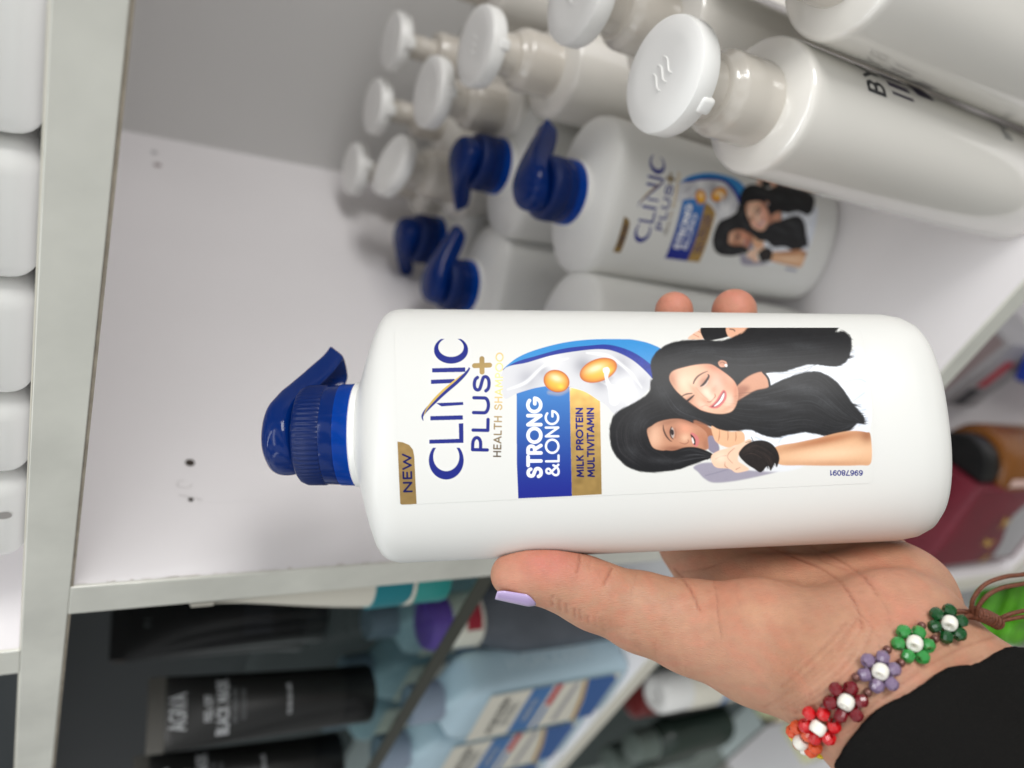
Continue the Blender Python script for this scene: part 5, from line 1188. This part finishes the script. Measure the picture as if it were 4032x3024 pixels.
def bead(rad, hh, hole, nseg, facet=True):
    pr_b = [(hole, -hh * .86), (rad * .62, -hh), (rad * .93, -hh * .48), (rad, 0), (rad * .93, hh * .48), (rad * .62, hh), (hole, hh * .86), (hole * .8, 0)]
    if not facet: pr_b = [(hole, -hh * .8)] + [(hole + (rad - hole) * (.42 + .58 * math.cos(t)), hh * math.sin(t)) for t in np.linspace(-1.25, 1.25, 11)] + [(hole, hh * .8), (hole * .8, 0)]
    n = nseg; V = [(r * math.cos(2 * PI * j / n), r * math.sin(2 * PI * j / n), z) for r, z in pr_b for j in range(n)]
    F = []
    for i in range(len(pr_b)):
        i2 = (i + 1) % len(pr_b)
        F += [(i * n + j, i * n + (j + 1) % n, i2 * n + (j + 1) % n, i2 * n + j) for j in range(n)]
    return V, F
bV, bF = bead(2.05, 1.62, .45, 9); pbm = mesh('petal_bead', [tuple(c / 1000 for c in v) for v in bV], bF)
cV, cF = bead(2.2, 1.75, .75, 28, False); cbm = mesh('centre_bead', [tuple(c / 1000 for c in v) for v in cV], cF)
sV, sF = bead(1.2, .85, .4, 14, False); sbm = mesh('seed_bead', [tuple(c / 1000 for c in v) for v in sV], sF)
pm_cache = {}
def basis(n, t0):
    n = np.array(n, float); n /= np.linalg.norm(n); t = np.array(t0, float); t -= n * (t @ n); t /= np.linalg.norm(t); return n, t, np.cross(n, t)
def place(name, me, m_, c, x, y, z, parent, smooth=True):
    key = (me.name, m_.name)
    if key not in pm_cache:
        mm_ = me.copy(); mm_.materials.append(m_); mm_.polygons.foreach_set('use_smooth', np.full(len(mm_.polygons), smooth)); pm_cache[key] = mm_
    o = bpy.data.objects.new(name, pm_cache[key]); S.collection.objects.link(o); o.parent = parent
    o.matrix_basis = Matrix([[x[i], y[i], z[i], c[i] / 1000] for i in range(3)] + [[0, 0, 0, 1]]); return o
FLW = [('dark green', (125.9, 70.0, 227.2), (0.21, -0.54, -0.81)), ('green', (113.1, 74.1, 221.5), (0.13, -0.63, -0.77)), ('lilac', (101.8, 80.1, 217.3), (-0.08, -0.47, -0.88)),
       ('dark red', (92.3, 87.7, 216.4), (-0.33, -0.18, -0.93)), ('red', (86.7, 95.3, 219.7), (-0.62, 0.25, -0.74)), ('orange', (85.3, 101.3, 225.8), (-0.76, 0.54, -0.35)), ('yellow', (88.2, 104.5, 231.0), (-0.5, 0.8, -0.1))]
SPC = [((117.7, 70.1, 225.6), (0.11, -0.63, -0.77)), ((120.4, 73.2, 223.8), (0.20, -0.56, -0.80)), ((105.4, 75.1, 220.2), (-0.07, -0.62, -0.78)), ((108.1, 78.0, 218.2), (-0.01, -0.55, -0.84)),
       ((95.5, 81.7, 217.6), (-0.25, -0.46, -0.85)), ((97.8, 85.0, 215.7), (-0.16, -0.30, -0.94)), ((87.4, 90.1, 218.5), (-0.57, -0.07, -0.82)), ((90.1, 93.5, 217.1), (-0.45, 0.10, -0.89)),
       ((84.4, 97.6, 223.3), (-0.76, 0.38, -0.53)), ((87.1, 100.6, 222.1), (-0.71, 0.44, -0.56))]
band = np.array([-.80, .52, -.12])
rb = np.random.RandomState(4)
for k, (cname, c, nrm) in enumerate(FLW):
    tow = -np.array(c) / np.linalg.norm(c); wgt = (.9, .9, .9, .8, .45, .15, 0)[k]
    n, t, s2 = basis(np.array(nrm) + wgt * tow, band); c = np.array(c) + n * 1.7
    f0 = rb.uniform(-.15, .15) + .52
    fl = bpy.data.objects.new('flower', None); S.collection.objects.link(fl); fl.parent = br
    fl['label'] = cname + ' bead flower'
    thp = []
    for j in range(6):
        a = f0 + j * PI / 3; rd = t * math.cos(a) + s2 * math.sin(a); tg = -t * math.sin(a) + s2 * math.cos(a)
        pc = c + rd * (3.85 + rb.uniform(-.15, .15)) + n * rb.uniform(-.3, .3)
        zt = tg * math.cos(.2 * rb.randn()) + n * .25 * rb.randn(); zt /= np.linalg.norm(zt); xt = np.cross(rd, zt); xt /= np.linalg.norm(xt); yt = np.cross(zt, xt)
        place('petal_bead', pbm, petal_m[cname], pc, xt, yt, zt, fl, False)
        thp.append(pc)
    zt = t * .8 + s2 * .35 + n * .5; zt /= np.linalg.norm(zt); xt = np.cross(n, zt); xt /= np.linalg.norm(xt); yt = np.cross(zt, xt)
    place('centre_bead', cbm, wb_m, c + n * 1.5, xt, yt, zt, fl)
    V, F = merge([tube([(p / 1000) for p in cat([thp[i], (thp[i] + c) / 2 + n * 1.2, c + n * 1.3], 5)], .00017, 6) for i in (1, 4)] + [tube([p / 1000 for p in thp + thp[:1]], .00017, 6)])
    link('thread', mesh('thread', V, F), th_m, fl)
for c, nrm in SPC:
    n, t, s2 = basis(nrm, band); place('spacer_bead', sbm, sp_m, np.array(c) + n * .9, s2, n, t, br)
cordm = mat('brown_cord', (112, 62, 40), .55, bump=1.0, bscale=2200, var=.35, vscale=1500, detail=1)
Q8 = lambda pts: [PX((3300 + .904 * a) / 1.82278, (1000 + .904 * b_) / 1.82278, d) / 1000 for a, b_, d in pts]
def cord(pts, r=.00062, tw=0.0):
    P = cat(Q8(pts), 10)
    link('cord', mesh('cord', *tube(P, r, 12)), cordm, br)
cord([(588, 1572, 229), (583, 1545, 227), (590, 1500, 225), (640, 1440, 224), (720, 1408, 225), (800, 1397, 228), (900, 1385, 232), (1000, 1400, 240)])
cord([(602, 1570, 228), (612, 1535, 226), (650, 1488, 225), (710, 1456, 226), (800, 1438, 229), (900, 1425, 233), (1000, 1440, 240)])
cord([(696, 1592, 234), (740, 1572, 233), (790, 1558, 234), (900, 1535, 238)])
cord([(700, 1600, 234), (750, 1590, 233), (810, 1580, 234), (920, 1575, 238)])
cord([(476, 1572, 229), (500, 1560, 228), (540, 1556, 228), (590, 1562, 229)], .0007)
cord([(520, 1618, 228), (538, 1600, 227), (556, 1580, 227), (592, 1570, 229)], .0007)
# knot: cord wound round the sliding ends
kp = Q8([(575, 1560, 230), (610, 1568, 229.5), (650, 1582, 231), (700, 1608, 235)])
kp = cat(kp, 30); pts = []
for i in range(len(kp) * 4):
    u_ = i / 4; j = min(int(u_), len(kp) - 2); p = kp[j] + (kp[j + 1] - kp[j]) * (u_ - j); tg = kp[j + 1] - kp[j]; tg = tg / np.linalg.norm(tg)
    a_ = np.cross(tg, [0, 0, 1.]); a_ /= np.linalg.norm(a_); b2 = np.cross(tg, a_); an = 2 * PI * i / 33.
    pts.append(p + a_ * .00155 * math.cos(an) + b2 * .00155 * math.sin(an))
link('knot', mesh('knot', *tube(pts[::2], .00062, 8)), cordm, br)
